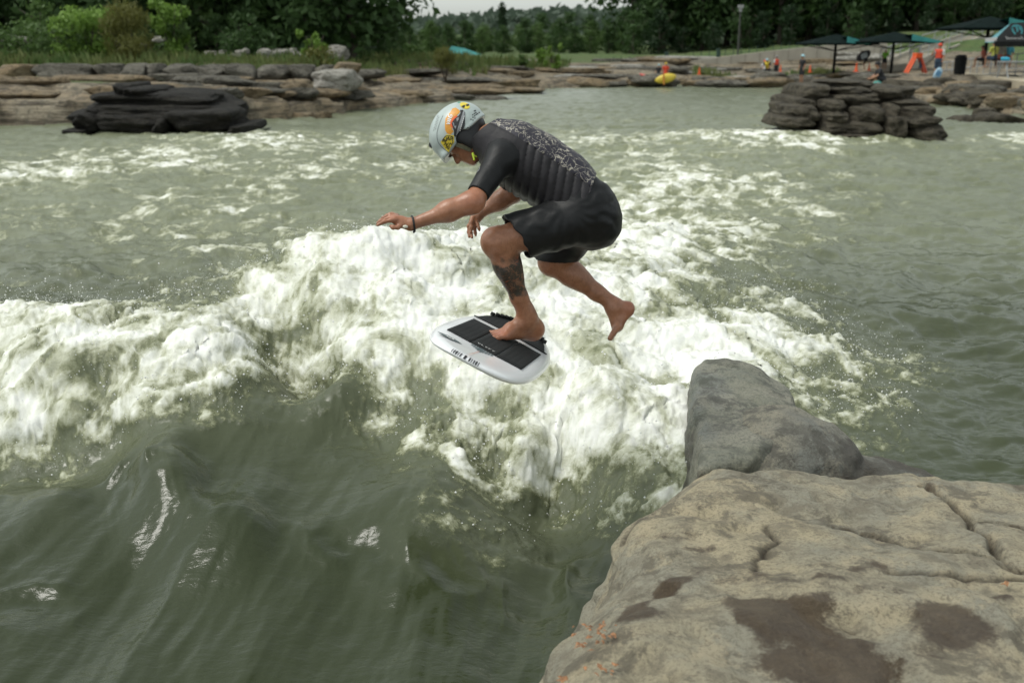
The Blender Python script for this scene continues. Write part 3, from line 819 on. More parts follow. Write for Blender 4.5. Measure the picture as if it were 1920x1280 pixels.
def kid(o, par):
    o.parent = par; o.matrix_parent_inverse = Matrix.Translation(-Vector(par.location)) if par.parent is None else par.matrix_parent_inverse.copy() if False else Matrix.Identity(4)
    return o
body_me, HEAD = build_body()
_inv = Matrix.Translation(-Vector(rider.location))
def rpart(name, me, m, parent=None, smooth=True):
    """a part of the rider (meshes are made in place)"""
    o = obj(name, me, m, None, smooth)
    o.parent = parent or rider
    if parent is None: o.matrix_parent_inverse = _inv
    return o
rpart('body', body_me, M_SKIN)
# ---- cloth
def m_cloth(name, col, rough=.55, sheen=.15, wr=.35):
    t = NT(name); p = t.pos()
    c = t.ramp(t.noise(p, 14, 4), [(.3, tuple(x * .8 for x in col)), (.7, tuple(x * 1.25 for x in col))])
    h = t.math('ADD', t.math('MULTIPLY', t.noise(p, 9, 3, .5, .8), 1.0), t.math('MULTIPLY', t.noise(p, 420, 2), .04))
    return t.bsdf(c, rough, **{'Specular IOR Level': .28, 'Sheen Weight': sheen * .3, 'Sheen Roughness': .4, 'Normal': t.bump(h, wr, .02)})
M_RASH = m_cloth('black stretch cloth', (.008, .0085, .009), .5)
M_SHORT = m_cloth('black wet shorts cloth', (.007, .0075, .008), .5, .1, .25)
M_SIDE = m_cloth('charcoal neoprene', (.022, .0205, .023), .6)
def m_vest():
    t = NT('navy crackle print'); p = t.pos()
    w = t.n('VectorMath', {0: p, 1: t.n('VectorMath', {0: t.n('TexNoise', {'Vector': p, 'Scale': 22.0, 'Detail': 5.0}).outputs['Color'], 3: .075}, operation='SCALE').outputs[0]}, operation='ADD').outputs[0]
    v = t.n('TexVoronoi', {'Vector': w, 'Scale': 27.0}, feature='DISTANCE_TO_EDGE').outputs['Distance']
    line = t.ramp(v, [(.018, 1.0), (.036, 0.0)])
    blot = t.ramp(t.noise(w, 44, 4, .6, .9), [(.60, 0.0), (.625, 1.0)])
    gate = t.ramp(t.noise(p, 13, 3), [(.36, 0.0), (.46, 1.0)])
    m = t.math('MAXIMUM', t.math('MULTIPLY', line, gate), t.math('MULTIPLY', blot, .9))
    c = t.mix(m, t.mix(t.noise(p, 8), (.013, .012, .020), (.024, .021, .034)), (.38, .35, .29))
    return t.bsdf(c, .55, Normal=t.bump(t.noise(p, 300, 2), .12, .004))
M_VEST = m_vest()
def build_shorts():
    f = Field(at(930, 520, 4.35) - (0, .05, .05), at(1180, 320, 5.15) + (0, .2, .05), .0045)
    f.ell(at(1098, 402, D0), (.152, .182, .150), k=.06)
    for a, b in ((TORSO[3], TORSO[4]),):
        for s in (-1, 1): f.cone(a[0] + C_F * s * .06, b[0] + C_F * s * .06, .126, .15, .05)
    for hip, kn, r1, r2 in ((HIPL, KNL, .120, .108), (HIPR, KNR, .118, .100)):
        f.cone(hip, hip + (kn - hip) * 1.0, r1, r2, .05)
    # seat fullness
    f.ell(at(1118, 418, D0), (.115, .16, .125), k=.05)
    sl, X, Y, Z = f.grid()
    # folds fanning from the hip
    hp = at(1065, 385, 4.6)
    c = 2
    g = np.meshgrid(f.ax[0][::c], f.ax[1][::c], f.ax[2][::c], indexing='ij')
    rx, rz = g[0] - hp[0], g[2] - hp[2]
    ang = np.arctan2(rz, rx); rr = np.sqrt(rx ** 2 + rz ** 2)
    wr = (np.sin(ang * 15 + n3(g[0] * 9, g[1] * 9, g[2] * 9, 101) * 7) * .0020 * sstep(.02, .10, rr) * (1 - sstep(.20, .34, rr))
          + n3(g[0] * 14, g[1] * 10, g[2] * 22, 102) * .006 + n3(g[0] * 30, g[1] * 20, g[2] * 40, 103) * .002)
    wr = np.repeat(np.repeat(np.repeat(wr, c, 0), c, 1), c, 2)[:f.n[0], :f.n[1], :f.n[2]]
    for ax in range(3): wr = (wr + np.roll(wr, 1, ax) + np.roll(wr, -1, ax)) / 3
    S = f.F + wr
    f.F = np.maximum(S, -(S + .013))                                             # cloth shell
    # hems
    dl = (KNL - HIPL) / np.linalg.norm(KNL - HIPL); dr = (KNR - HIPR) / np.linalg.norm(KNR - HIPR)
    hl = at(972, 452, 4.6); hr = at(1062, 487, 4.95)
    nl = dl + vec(0.12, -.28); nr = dr + vec(.45, -.1)
    hem_n = n3(X * 14, Y * 14, Z * 14, 104)[...] if False else 0
    A = (X - hl[0]) * nl[0] + (Y - hl[1]) * nl[1] + (Z - hl[2]) * nl[2]
    B = (X - hr[0]) * nr[0] + (Y - hr[1]) * nr[1] + (Z - hr[2]) * nr[2]
    A = A + .006 * np.sin(Z * 90) * np.cos(Y * 60); B = B + .008 * np.sin(X * 80) * np.cos(Y * 70)
    mid = (Y - at(1085, 420, 4.74)[1]) + 0 * X + 0 * Z
    nearleg = np.where(mid < 0, 1.0, 0.0)
    cutf = np.where(nearleg > 0, A, B)
    f.F = np.maximum(f.F, cutf.astype(np.float32))
    # waistband, under the vest
    w0 = at(1085, 352, D0); wn = -AXT + DORS * .1
    W = (X - w0[0]) * wn[0] + (Y - w0[1]) * wn[1] + (Z - w0[2]) * wn[2]
    for hip, kn in ((HIPL, KNL), (HIPR, KNR)):
        e = kn - hip; t = np.clip(((X - hip[0]) * e[0] + (Y - hip[1]) * e[1] + (Z - hip[2]) * e[2]) / (e @ e), 0, 1)
        dd = np.sqrt((X - hip[0] - t * e[0]) ** 2 + (Y - hip[1] - t * e[1]) ** 2 + (Z - hip[2] - t * e[2]) ** 2)
        W = np.where((dd < .125) & (t > .05), -1.0, W)
    f.F = np.maximum(f.F, W.astype(np.float32))
    return f.mesh(1)
rpart('shorts', mesh_of('shorts', *build_shorts()), M_SHORT)
def build_rash():
    f = Field(at(850, 420, 4.25) - (.0, .0, .05), at(1070, 225, 5.2) + (0, .2, .05), .0045)
    torso(f, .006)
    for sh_, el in ((SHL, ELL), (SHR, ELR)): f.cone(sh_, el, .064, .050, .04)
    sl, X, Y, Z = f.grid()
    f.F = f.F + n3(X * 12 + 0 * Y + 0 * Z, Y * 12 + 0 * X + 0 * Z, Z * 20 + 0 * X + 0 * Y, 110) * .003
    f.F = np.maximum(f.F, -(f.F + .012))
    for sh_, el in ((SHL, ELL), (SHR, ELR)):
        d = (el - sh_) / np.linalg.norm(el - sh_); h = sh_ + (el - sh_) * .80
        A = (X - h[0]) * d[0] + (Y - h[1]) * d[1] + (Z - h[2]) * d[2]
        near = np.where((X - h[0]) ** 2 + (Y - h[1]) ** 2 + (Z - h[2]) ** 2 < .15 ** 2, 1, 0)
        f.F = np.where(near > 0, np.maximum(f.F, A), f.F).astype(np.float32)
    n = at(910, 262, D0); d = -AXT
    f.F = np.maximum(f.F, ((X - n[0]) * d[0] + (Y - n[1]) * d[1] + (Z - n[2]) * d[2]).astype(np.float32))
    return f.mesh(1)
rash = rpart('rash_guard', mesh_of('rash', *build_rash()), M_RASH)
_s1, _s2 = at(972, 262, 4.58), at(1100, 347, 4.58)
_t1, _t2 = (_s1 - TORSO[0][0]) @ AXT, (_s2 - TORSO[0][0]) @ AXT
_q1, _q2 = (_s1 - TORSO[2][0]) @ DORS, (_s2 - TORSO[2][0]) @ DORS
def seam_q(t): return _q1 + (_q2 - _q1) * (np.clip(t, -.05, .6) - _t1) / (_t2 - _t1)
def build_vest():
    f = Field(at(880, 410, 4.4) - (0, .02, .05), at(1165, 205, 5.05) + (0, .2, .05), .0045)
    torso(f, .022, .05, sh=False)
    for s, sj in ((-1, SHL), (1, SHR)): f.cone(TORSO[1][0] + C_F * s * .05, TORSO[1][0] * .45 + sj * .55, .105, .088, .05)
    sl, X, Y, Z = f.grid()
    t = ((X - TORSO[0][0][0]) * AXT[0] + (Y - TORSO[0][0][1]) * AXT[1] + (Z - TORSO[0][0][2]) * AXT[2])
    q = ((X - TORSO[2][0][0]) * DORS[0] + (Y - TORSO[2][0][1]) * DORS[1] + (Z - TORSO[2][0][2]) * DORS[2])
    seam = seam_q(t)
    rib = np.abs(np.sin((t * .92 + q * .45) * math.pi / .040)) ** .5
    side = 1 - sstep(-.004, .004, q - seam)
    f.F = f.F + (1 - rib) * .011 * side * sstep(.13, .16, t) + .005 * np.exp(-((q - seam) / .005) ** 2)
    # quilting on the back
    f.F = f.F + .004 * np.exp(-((np.abs(Y - TORSO[2][0][1]) - .05) / .004) ** 2) * (1 - side)
    # arm holes
    for sh_, el in ((SHL, ELL), (SHR, ELR)):
        d = el - sh_; f.cone(sh_ - d * .05 + (sh_ - TORSO[1][0]) * .3, sh_ + d * .5 + (sh_ - TORSO[1][0]) * .35, .092, .092, .012, sub=True)
    sl, X, Y, Z = f.grid()
    n = at(905, 252, D0); d = -AXT + DORS * .30
    f.F = np.maximum(f.F, (X - n[0]) * d[0] + (Y - n[1]) * d[1] + (Z - n[2]) * d[2])
    e = at(1108, 352, D0); d = AXT * 1.0 + DORS * .30
    f.F = np.maximum(f.F, (X - e[0]) * d[0] + (Y - e[1]) * d[1] + (Z - e[2]) * d[2]).astype(np.float32)
    P, Q = f.mesh(1)
    c = P[Q].mean(1)
    tt = (c - TORSO[0][0]) @ AXT; qq = (c - TORSO[2][0]) @ DORS
    back = qq > seam_q(tt)
    return P, Q, back
_P, _Q, _b = build_vest()
rpart('vest_back', mesh_of('vest_back', *split_mesh(_P, _Q, _b)), M_VEST)
rpart('vest_side', mesh_of('vest_side', *split_mesh(_P, _Q, ~_b)), M_SIDE)
# ---- helmet
def build_helmet():
    a = math.radians(46)
    fw, up, sd = vec(-math.cos(a), -math.sin(a)), vec(-math.sin(a), math.cos(a)), C_F
    R = np.stack([fw, sd, up], 1); c = at(858, 246, D0)
    f = Field(c - .22, c + .22, .004)
    f.ell(c, (.148, .118, .124), R, .01)
    sl, X, Y, Z = f.grid()
    loc = [(X - c[0]) * v[0] + (Y - c[1]) * v[1] + (Z - c[2]) * v[2] for v in (fw, sd, up)]
    f.F = f.F - .005 * np.exp(-((loc[2] + .045 + .1 * np.clip(loc[0] - .02, 0, 1)) / .012) ** 2)
    f.cone(c + fw * .125 - up * .050 - sd * .05, c + fw * .125 - up * .050 + sd * .05, .022, .022, .03)
    f.ell(c - up * .012, (.128, .098, .104), R, .006, sub=True)
    f.ell(c - up * .075 + fw * .012 , (.05, .2, .055), R, .015, sub=True)
    f.cut(c - up * .052, -up - fw * .04)
    P, Q = f.mesh(1)
    return P, Q, (c, fw, up, sd, R)
_P, _Q, HEL = build_helmet()
M_HELM = plain('pale grey-green shell', (.40, .46, .44), .38, .06, 40, **{'Coat Weight': .15, 'Coat Roughness': .3})
helmet = rpart('helmet', mesh_of('helmet', _P, _Q), M_HELM)
_bvh = BVHTree.FromPolygons([tuple(map(float, p)) for p in _P], [tuple(int(i) for i in q) for q in _Q])
def stick(name, polys, m, off, bvh, conv, parent, cuts=2):
    """flat print wrapped on a surface: polygons drawn in a detail view, laid on the surface below"""
    bm = bmesh.new()
    for pl in polys:
        vs = [bm.verts.new((x, y, 0)) for x, y in pl]
        for tri in tessellate_polygon([[Vector((x, y, 0)) for x, y in pl]]):
            try: bm.faces.new([vs[i] for i in tri])
            except ValueError: pass
    for _ in range(cuts):
        bmesh.ops.subdivide_edges(bm, edges=bm.edges[:], cuts=1, use_grid_fill=True)
    o = Vector(CAM)
    dead = []
    for v in bm.verts:
        u_, v_ = conv(v.co.x, v.co.y)
        d = Vector(at(u_, v_, 1.0)) - o; d.normalize()
        h, n, i, _ = bvh.ray_cast(o, d)
        if h is None: dead.append(v); continue
        v.co = h + (n if n.dot(d) < 0 else -n) * off
    bmesh.ops.delete(bm, geom=dead, context='VERTS')
    for fc in bm.faces:
        if fc.normal.dot(Vector(C_F)) > 0: fc.normal_flip()
    me = bpy.data.meshes.new(name); bm.to_mesh(me); bm.free()
    return rpart(name, me, m, parent)
zh = lambda x, y: (790 + x / 9.14, 170 + y / 9.14)
def strokes(lines, w):
    out = []
    for ln in lines:
        for (x0, y0), (x1, y1) in zip(ln[:-1], ln[1:]):
            L = math.hypot(x1 - x0, y1 - y0) + 1e-6; nx, ny = -(y1 - y0) / L * w / 2, (x1 - x0) / L * w / 2
            out.append([(x0 + nx, y0 + ny), (x1 + nx, y1 + ny), (x1 - nx, y1 - ny), (x0 - nx, y0 - ny)])
    return out
def disc(x, y, r, n=8, ry=None, rot=0): return [(x + r * math.cos(6.283 * k / n) * math.cos(rot) - (ry or r) * math.sin(6.283 * k / n) * math.sin(rot), y + r * math.cos(6.283 * k / n) * math.sin(rot) + (ry or r) * math.sin(6.283 * k / n) * math.cos(rot)) for k in range(n)]
K_ORANGE, K_RED, K_DARK, K_GREY = plain('print orange', (.62, .27, .02), .4, .15, 60), plain('print red', (.72, .11, .02), .4, .1, 60), plain('print black', (.02, .02, .022), .45, .3, 90), plain('print grey', (.25, .26, .27), .45, .2, 90)
K_YEL, K_GRN, K_WHT, K_BLK = plain('print yellow', (.70, .55, .05), .4, .1, 60), plain('print green', (.05, .42, .24), .4, .1, 60), plain('print white', (.75, .75, .73), .4, .05, 60), plain('black plastic', (.012, .012, .013), .5, .2, 60)
stick('sticker', [[(535,310),(590,295),(640,330),(665,360),(640,400),(590,440),(540,480),(505,540),(510,620),(540,680),(555,700),(500,755),(440,735),(410,680),(405,600),(415,480),(470,400),(500,370)]], K_ORANGE, .0012, _bvh, zh, helmet)
stick('sticker_peaks', [[(665,335),(710,335),(750,380),(745,600),(690,720),(600,800),(560,780),(560,700),(540,640),(515,555),(570,490),(640,430),(670,390)]], K_DARK, .0018, _bvh, zh, helmet)
stick('sticker_glow', [[(600,430),(560,450),(520,500),(490,560),(500,610),(530,640),(545,650),(520,560),(565,495),(625,440)]], K_RED, .0024, _bvh, zh, helmet)
stick('sticker_band', [[(715,360),(740,350),(738,460),(690,600),(640,740),(590,792),(600,720),(650,560)]] + [[(535,545),(560,560),(575,640),(550,600)], [(600,480),(640,460),(640,500),(610,540)], [(560,620),(600,600),(590,660)]], K_GREY, .0026, _bvh, zh, helmet)
# letters up the orange print, reading from the bottom
def up_text(glyphs, x0, y0, dx, dy, hx, hy):
    out = []
    for i, g in enumerate(glyphs):
        for ln in g: out.append([(x0 + dx * (i * 1.25 + a) + hx * b, y0 + dy * (i * 1.25 + a) + hy * b) for a, b in ln])
    return out
_V_ = [[(0, 1), (.5, 0), (1, 1)]]; _A_ = [[(0, 0), (.5, 1), (1, 0)], [(.2, .4), (.8, .4)]]; _N_ = [[(0, 0), (0, 1), (1, 0), (1, 1)]]; _S_ = [[(1, 1), (0, .9), (0, .55), (1, .45), (1, .1), (0, 0)]]
stick('sticker_lettering', strokes(up_text([_V_, _A_, _N_, _S_], 492, 590, 9, -34, -62, -16), 11), K_WHT, .003, _bvh, zh, helmet, 1)
stick('sticker_lettering', strokes([[(655 + i * 10, 690 - i * 33), (668 + i * 10, 672 - i * 33)] for i in range(8)], 12), K_WHT, .0034, _bvh, zh, helmet, 1)
stick('sticker', [[(440,750),(500,760),(560,770),(565,880),(510,960),(470,1055),(420,1010),(335,880),(390,800)]], K_YEL, .0032, _bvh, zh, helmet)
_r = random.Random(3)
stick('sticker_scrawl', strokes([[(370,880),(400,830),(410,890),(440,800)],[(430,870),(470,790),(475,850),(520,790)],[(500,850),(545,800),(540,870)],[(390,930),(430,890),(430,950),(470,890)],[(470,960),(500,890),(520,930),(550,870)],[(420,985),(455,950),(460,1010),(490,960)],[(360,860),(420,780),(480,775),(545,790)]], 13), K_BLK, .0040, _bvh, zh, helmet, 1)
stick('sticker', [disc(745, 262, 88, 16, 52, .35)], K_YEL, .0015, _bvh, zh, helmet)
stick('sticker_glasses', [[(685,275),(740,250),(750,270),(735,303),(705,298)], [(755,250),(810,235),(818,262),(790,275),(765,268)]], K_BLK, .0022, _bvh, zh, helmet, 1)
stick('sticker_leaf', [[(560,195),(600,175),(680,190),(670,215),(610,210)]], K_GRN, .0016, _bvh, zh, helmet, 1)
for x, y in [(850,495),(884,508),(918,475),(884,460),(914,437),(880,418),(907,397),(934,381),(940,412),(963,400),(990,378),(907,352),(925,345)]:
    stick('vent_hole', [disc(x, y, 12, 8)], K_BLK, .0008, _bvh, zh, helmet, 0)
stick('shell_seam', strokes([[(372,430),(330,520),(290,640),(270,720),(270,800),(290,890),(340,960),(400,1010),(470,1062)]], 7), K_DARK, .0007, _bvh, zh, helmet, 2)
stick('vent_slits', strokes([[(205 + (i % 2) * 22 + i * 7, 690 - i * 24), (222 + (i % 2) * 22 + i * 7, 674 - i * 24)] for i in range(11)], 8), K_DARK, .0008, _bvh, zh, helmet, 0)
stick('shell_marks', strokes([[(770,710),(790,690)],[(775,660),(800,625),(808,660)],[(825,650),(840,610)],[(850,640),(868,600),(880,640)],[(885,590),(915,600),(905,640),(880,625)]], 10), K_DARK, .0009, _bvh, zh, helmet, 1)
def helm_bits():
    c, fw, up, sd, R = HEL
    hc, hf, hu, hs = HEAD
    # dark liner with ear pads
    f = Field(c - .2, c + .2, .005)
    f.ell(c - up * .012, (.124, .094, .098), R, .01)
    for s in (-1, 1): f.ell(c - up * .070 - fw * .012 + sd * s * .070, (.055, .026, .060), R, .03)
    f.ell(c - up * .05 - fw * .085, (.035, .075, .035), R, .03)
    f.cut(c - up * .005 + fw * .035, up * -.35 + fw * .94 - up * .5) if False else None
    f.ell(c + fw * .13 - up * .11, (.11, .2, .10), R, .01, sub=True)
    P, Q = f.mesh(1)
    rpart('helmet_liner', mesh_of('liner', P, Q), K_BLK)
    olive = plain('olive webbing', (.10, .095, .055), .8, .3, 150)
    buck = at(888, 290, D0 - .075)
    for s in (-1, 1):
        dz = C_F * (s * .088)
        for a, b in (((883, 252), (890, 284)), ((854, 277), (884, 287))):
            mb = MB(); p0, p1 = at(*a, D0) + dz, at(*b, D0) + dz * .8
            d = p1 - p0; d /= np.linalg.norm(d); e = np.cross(d, C_F); e /= np.linalg.norm(e); th = C_F * .0015; w = e * .0095
            mid = (p0 + p1) / 2 + dz * .06
            V = [q + sg * w + tg * th for q in (p0, mid, p1) for sg in (-1, 1) for tg in (-1, 1)]
            F = []
            for i in (0, 4): F += [(i, i + 1, i + 5, i + 4), (i + 2, i + 6, i + 7, i + 3), (i, i + 4, i + 6, i + 2), (i + 1, i + 3, i + 7, i + 5)]
            mb.add(V, F); rpart('strap', mesh_of('strap', mb.V, mb.F), olive, None, False)
    f = Field(buck - .05, buck + .05, .003)
    f.cone(at(886.5, 288.5, D0 - .08), at(889, 299.5, D0 - .08), .0065, .0055, .004, flat=(C_F, 1.6)); f.cone(at(889, 292, D0 - .078), at(894, 294, D0 - .075), .004, .003, .004)
    P, Q = f.mesh(1); rpart('chin_buckle', mesh_of('buckle', P, Q), plain('lime plastic', (.55, .72, .05), .4, .08))
    m = MB(); q = at(811, 270, D0); M = Matrix(np.stack([vec(.6, .8), C_F, vec(-.8, .6)], 1).tolist()).to_4x4(); M.translation = Vector(q)
    m.box((-.019, -.02, -.006), (.019, .02, .008), M); m.box((-.010, -.012, .008), (.012, .012, .013), M)
    rpart('camera_mount', mesh_of('clip', m.V, m.F), K_BLK, helmet, False)  # black camera mount at the front of the shell
helm_bits()
# sleeve badge
_rm = rash.data
_bv2 = BVHTree.FromPolygons([v.co[:] for v in _rm.vertices], [p.vertices[:] for p in _rm.polygons])
_id = lambda x, y: (x, y)
K_BADGE = plain('badge print', (.16, .165, .17), .6, .2, 80)
stick('sleeve_badge', strokes([[(893 + 7 * math.cos(t * .52), 313 + 10 * math.sin(t * .52)) for t in range(13)], [(889,318),(891,308),(894,316),(897,307)], [(889,313),(897,315)]], 1.6), K_BADGE, .002, _bv2, _id, None, 1)
# bracelet and watch face
def wrist():
    d = (ELL - WRL) / np.linalg.norm(ELL - WRL); c = WRL + d * .012
    a = np.cross(d, C_F); a /= np.linalg.norm(a); b = np.cross(d, a)
    f = Field(c - .06, c + .06, .0025)
    pts = [c + .0335 * (math.cos(t) * a + math.sin(t) * b) + d * .006 * math.sin(t + 1) for t in np.linspace(0, 2 * math.pi, 25)]
    for p, q in zip(pts[:-1], pts[1:]): f.cone(p, q, .0042, .0042, .003)
    f.ell(at(776, 435, 4.39), (.005, .005, .006), k=.004)
    P, Q = f.mesh(0); rpart('bracelet', mesh_of('bracelet', P, Q), K_BLK)
    f = Field(c - .08, c + .08, .0025); e = WRL - d * .012
    f.ell(at(760, 425, 4.368), (.0125, .005, .0075), k=.003); P, Q = f.mesh(0)
    rpart('wrist_charm', mesh_of('charm', P, Q), plain('pale shell', (.62, .6, .5), .25, .1))
wrist()

# ---- the board (camera-matched pose)
def cam2w(v): return C_R * v[0] - C_U * v[1] + C_F * v[2]
BC = CAM + cam2w((-.0706, .0043, 4.6206))
B1, B2, B3 = cam2w((-.204, .12, -.972)), cam2w((.875, .468, -.126)), cam2w((.44, -.875, -.201))
BL, BW, BN = 1.245, .506, 2.55
def deck(u, v, h=0.0):
    """board coordinates (metres towards the nose, towards the rail) to the place on the deck"""
    rock = .035 * (u / BL * 2) ** 4
    return BC + B1 * u + B2 * v + B3 * (h + rock - .006 * (v / BW * 2) ** 2)
board = empty('surfboard', BC)
tag(board, 'short white board with black grip pads under the rider', 'surfboard')
_binv = Matrix.Translation(-Vector(BC))
def bpart(name, me, m, smooth=True, parent=None):
    o = obj(name, me, m, None, smooth); o.parent = parent or board
    if parent is None: o.matrix_parent_inverse = _binv
    return o
def build_hull():
    n, rings = 96, []
    prof = [(0.0, 0.0), (.2, 0), (.35, 0), (.43, 0), (.5, 0.0), (.56, 0), (.62, 0), (.68, 0), (.73, 0), (.78, -.0005), (.85, -.002), (.90, -.0045), (.94, -.0085), (.97, -.013), (.99, -.019), (1.0, -.026), (.995, -.033), (.97, -.038), (.90, -.041), (.6, -.043), (.0, -.043)]
    V = []; F = []
    for s, h in prof:
        for k in range(n):
            a = 2 * math.pi * k / n; c, q = math.cos(a), math.sin(a)
            u = math.copysign(abs(c) ** (2 / BN), c) * BL / 2 * s; v = math.copysign(abs(q) ** (2 / BN), q) * BW / 2 * s
            V.append(deck(u, v, h))
    for i in range(len(prof) - 1):
        for k in range(n): F.append((i * n + k, i * n + (k + 1) % n, (i + 1) * n + (k + 1) % n, (i + 1) * n + k))
    return mesh_of('hull', V, F)
hull = bpart('hull', build_hull(), plain('gloss white board', (.88, .89, .90), .25, .015, 5, **{'Coat Weight': .5, 'Coat Roughness': .08}))
hull_o = hull
def patch(poly, h0, th, cell=.012):
    """a thin sheet following the deck, outlined in board coordinates, with a groove pattern"""
    P = np.array(poly); u0, v0 = P.min(0); u1, v1 = P.max(0)
    nu, nv = max(2, int((u1 - u0) / cell)), max(2, int((v1 - v0) / cell))
    U, W = np.meshgrid(np.linspace(u0, u1, nu + 1), np.linspace(v0, v1, nv + 1), indexing='ij')
    return U, W, poly_sd(poly, U, W)
def pad_mesh(poly, h=.005, rows=True):
    bm = bmesh.new()
    vs = [bm.verts.new((u, v, 0)) for u, v in poly]
    for tri in tessellate_polygon([[Vector((u, v, 0)) for u, v in poly]]): bm.faces.new([vs[i] for i in tri])
    for _ in range(3): bmesh.ops.subdivide_edges(bm, edges=bm.edges[:], cuts=1, use_grid_fill=True)
    top = {}
    r = bmesh.ops.extrude_face_region(bm, geom=bm.faces[:])
    up = [g for g in r['geom'] if isinstance(g, bmesh.types.BMVert)]
    ups = set(up)
    for v in bm.verts:
        p = deck(v.co.x, v.co.y, h if v in ups else .0004); v.co = p
    bmesh.ops.recalc_face_normals(bm, faces=bm.faces[:])
    me = bpy.data.meshes.new('pad'); bm.to_mesh(me); bm.free(); return me
def m_pad():
    t = NT('black grip foam'); p = t.pos()
    ax = t.n('VectorMath', {0: p, 1: tuple(B2)}, operation='DOT_PRODUCT').outputs['Value']
    ay = t.n('VectorMath', {0: p, 1: tuple(B1)}, operation='DOT_PRODUCT').outputs['Value']
    g = t.math('POWER', t.math('ABSOLUTE', t.math('SINE', t.math('MULTIPLY', ax, math.pi / .026))), .35)
    g2 = t.math('ABSOLUTE', t.math('SINE', t.math('MULTIPLY', ay, math.pi / .012)))
    hgt = t.math('MULTIPLY', g, t.math('ADD', .7, t.math('MULTIPLY', g2, .3)))
    c = t.mix(t.noise(p, 60, 3), (.011, .012, .012), (.020, .022, .022))
    return t.bsdf(c, .8, **{'Specular IOR Level': .3}, Normal=t.bump(hgt, .5, .003))
M_PAD = m_pad()
LP, WP, OFF = .4825, .3739, .0146
for v0, v1 in ((-WP / 2, -.066), (-.062, .062), (.066, WP / 2)):
    bpart('grip_pad', pad_mesh([(OFF + LP / 2 + .02 * (1 - (2 * v0 / WP) ** 2), v0), (OFF + LP / 2 + .02 * (1 - (2 * v1 / WP) ** 2), v1), (OFF - LP / 2, v1), (OFF - LP / 2, v0)]), M_PAD)
_tp = [(-.30, -.205), (-.30, .205)] + [(-.5 * BL * .93 * abs(math.cos(a)) ** (2 / BN), .205 * math.copysign(abs(math.sin(a)) ** (2 / BN), math.sin(a))) for a in np.linspace(1.1, -1.1, 11)]
bpart('tail_pad', pad_mesh(_tp, .006), M_PAD)
_r3 = []
for s in range(-8, 9):
    pass
mb = MB()
for i, v in enumerate(np.linspace(-.15, .15, 15)): mb.tube([deck(-.555 + .09 * (abs(v) / .15) ** 2, v - .011, .012), deck(-.555 + .09 * (abs(v) / .15) ** 2, v + .011, .012)], .010, 6)
bpart('tail_kick', mesh_of('kick', mb.V, mb.F), M_PAD)
# prints on the deck
def deck_print(name, polys, m, h=.003):
    bm = bmesh.new()
    for pl in polys:
        vs = [bm.verts.new((u, v, 0)) for u, v in pl]
        for tri in tessellate_polygon([[Vector((u, v, 0)) for u, v in pl]]): bm.faces.new([vs[i] for i in tri])
    for _ in range(2): bmesh.ops.subdivide_edges(bm, edges=bm.edges[:], cuts=1, use_grid_fill=True)
    for v in bm.verts: v.co = deck(v.co.x, v.co.y, h - .004 * max(0, (abs(v.co.x) / BL * 2 - .72)))
    me = bpy.data.meshes.new(name); bm.to_mesh(me); bm.free()
    o = bpart(name, me, m, False)
    return o
K_LOGO = plain('grey board print', (.085, .12, .13), .4, .1, 40)
lc = (.40, -.135)
def eye(r, h, n=14): return [(lc[0] + h * math.cos(math.pi * (k / n) - math.pi / 2 + math.pi / 2) * 0, 0) for k in range(0)]
_e = [(lc[0] + .030 * math.sin(math.pi * k / 12), lc[1] - .062 + .124 * k / 12) for k in range(13)] + [(lc[0] - .030 * math.sin(math.pi * k / 12), lc[1] + .062 - .124 * k / 12) for k in range(1, 12)]
deck_print('logo_eye', [_e], K_LOGO)
deck_print('logo_swirl', strokes([[(lc[0] + (.020 - .001 * t) * math.cos(t * .55), lc[1] + (.024 - .0014 * t) * math.sin(t * .55)) for t in range(16)]], .007), K_WHT, .0042)
_g = []
for i in range(9):
    v = -.048 + .012 * i; L = .03 + .05 * (1 - abs(i - 4) / 5); wd = .011 if i in (3, 4) else .006
    _g.append([(OFF + LP / 2 + .024, v - wd / 2), (OFF + LP / 2 + .024 + L, v - wd / 2), (OFF + LP / 2 + .024 + L, v + wd / 2), (OFF + LP / 2 + .024, v + wd / 2)])
deck_print('deck_graphic', _g, K_LOGO)
deck_print('deck_graphic', strokes([[(.22, -.042), (.235, -.036), (.22, -.03)], [(.22, -.022), (.235, -.022), (.235, -.012)], [(.22, -.004), (.235, .0), (.22, .006)], [(.235, .014), (.22, .014), (.22, .024)], [(.22, .032), (.235, .036), (.22, .042)]], .004), K_WHT, .0072)
deck_print('stringer', strokes([[(.345, 0), (.42, 0), (.50, 0), (.56, 0), (.595, 0)]], .004), plain('faint red line', (.60, .40, .34), .4, .1))
_rl = []
for i in range(13):
    v = -.062 + .0103 * i
    if i in (5, 7): continue
    w = (.010 if i == 6 else .003 + .0016 * (i * 7 % 3))
    lo = .600 - .02 * (abs(v) / .1) ** 2
    _rl.append((v, w))
mb = MB()
for v, w in _rl:
    a = math.asin(min(1, (abs(v) / (BW / 2)) ** (BN / 2)))
    ue = BL / 2 * math.cos(a) ** (2 / BN)
    p = [deck(ue * s, v * s + dv, h + .0012) for s, h in ((.962, -.0095), (.988, -.0165), (1.003, -.026)) for dv in (-w / 2, w / 2)]
    mb.add([q + B1 * .0012 for q in p], [(0, 1, 3, 2), (2, 3, 5, 4)])
bpart('rail_lettering', mesh_of('lettering', mb.V, mb.F), K_BLK, False)
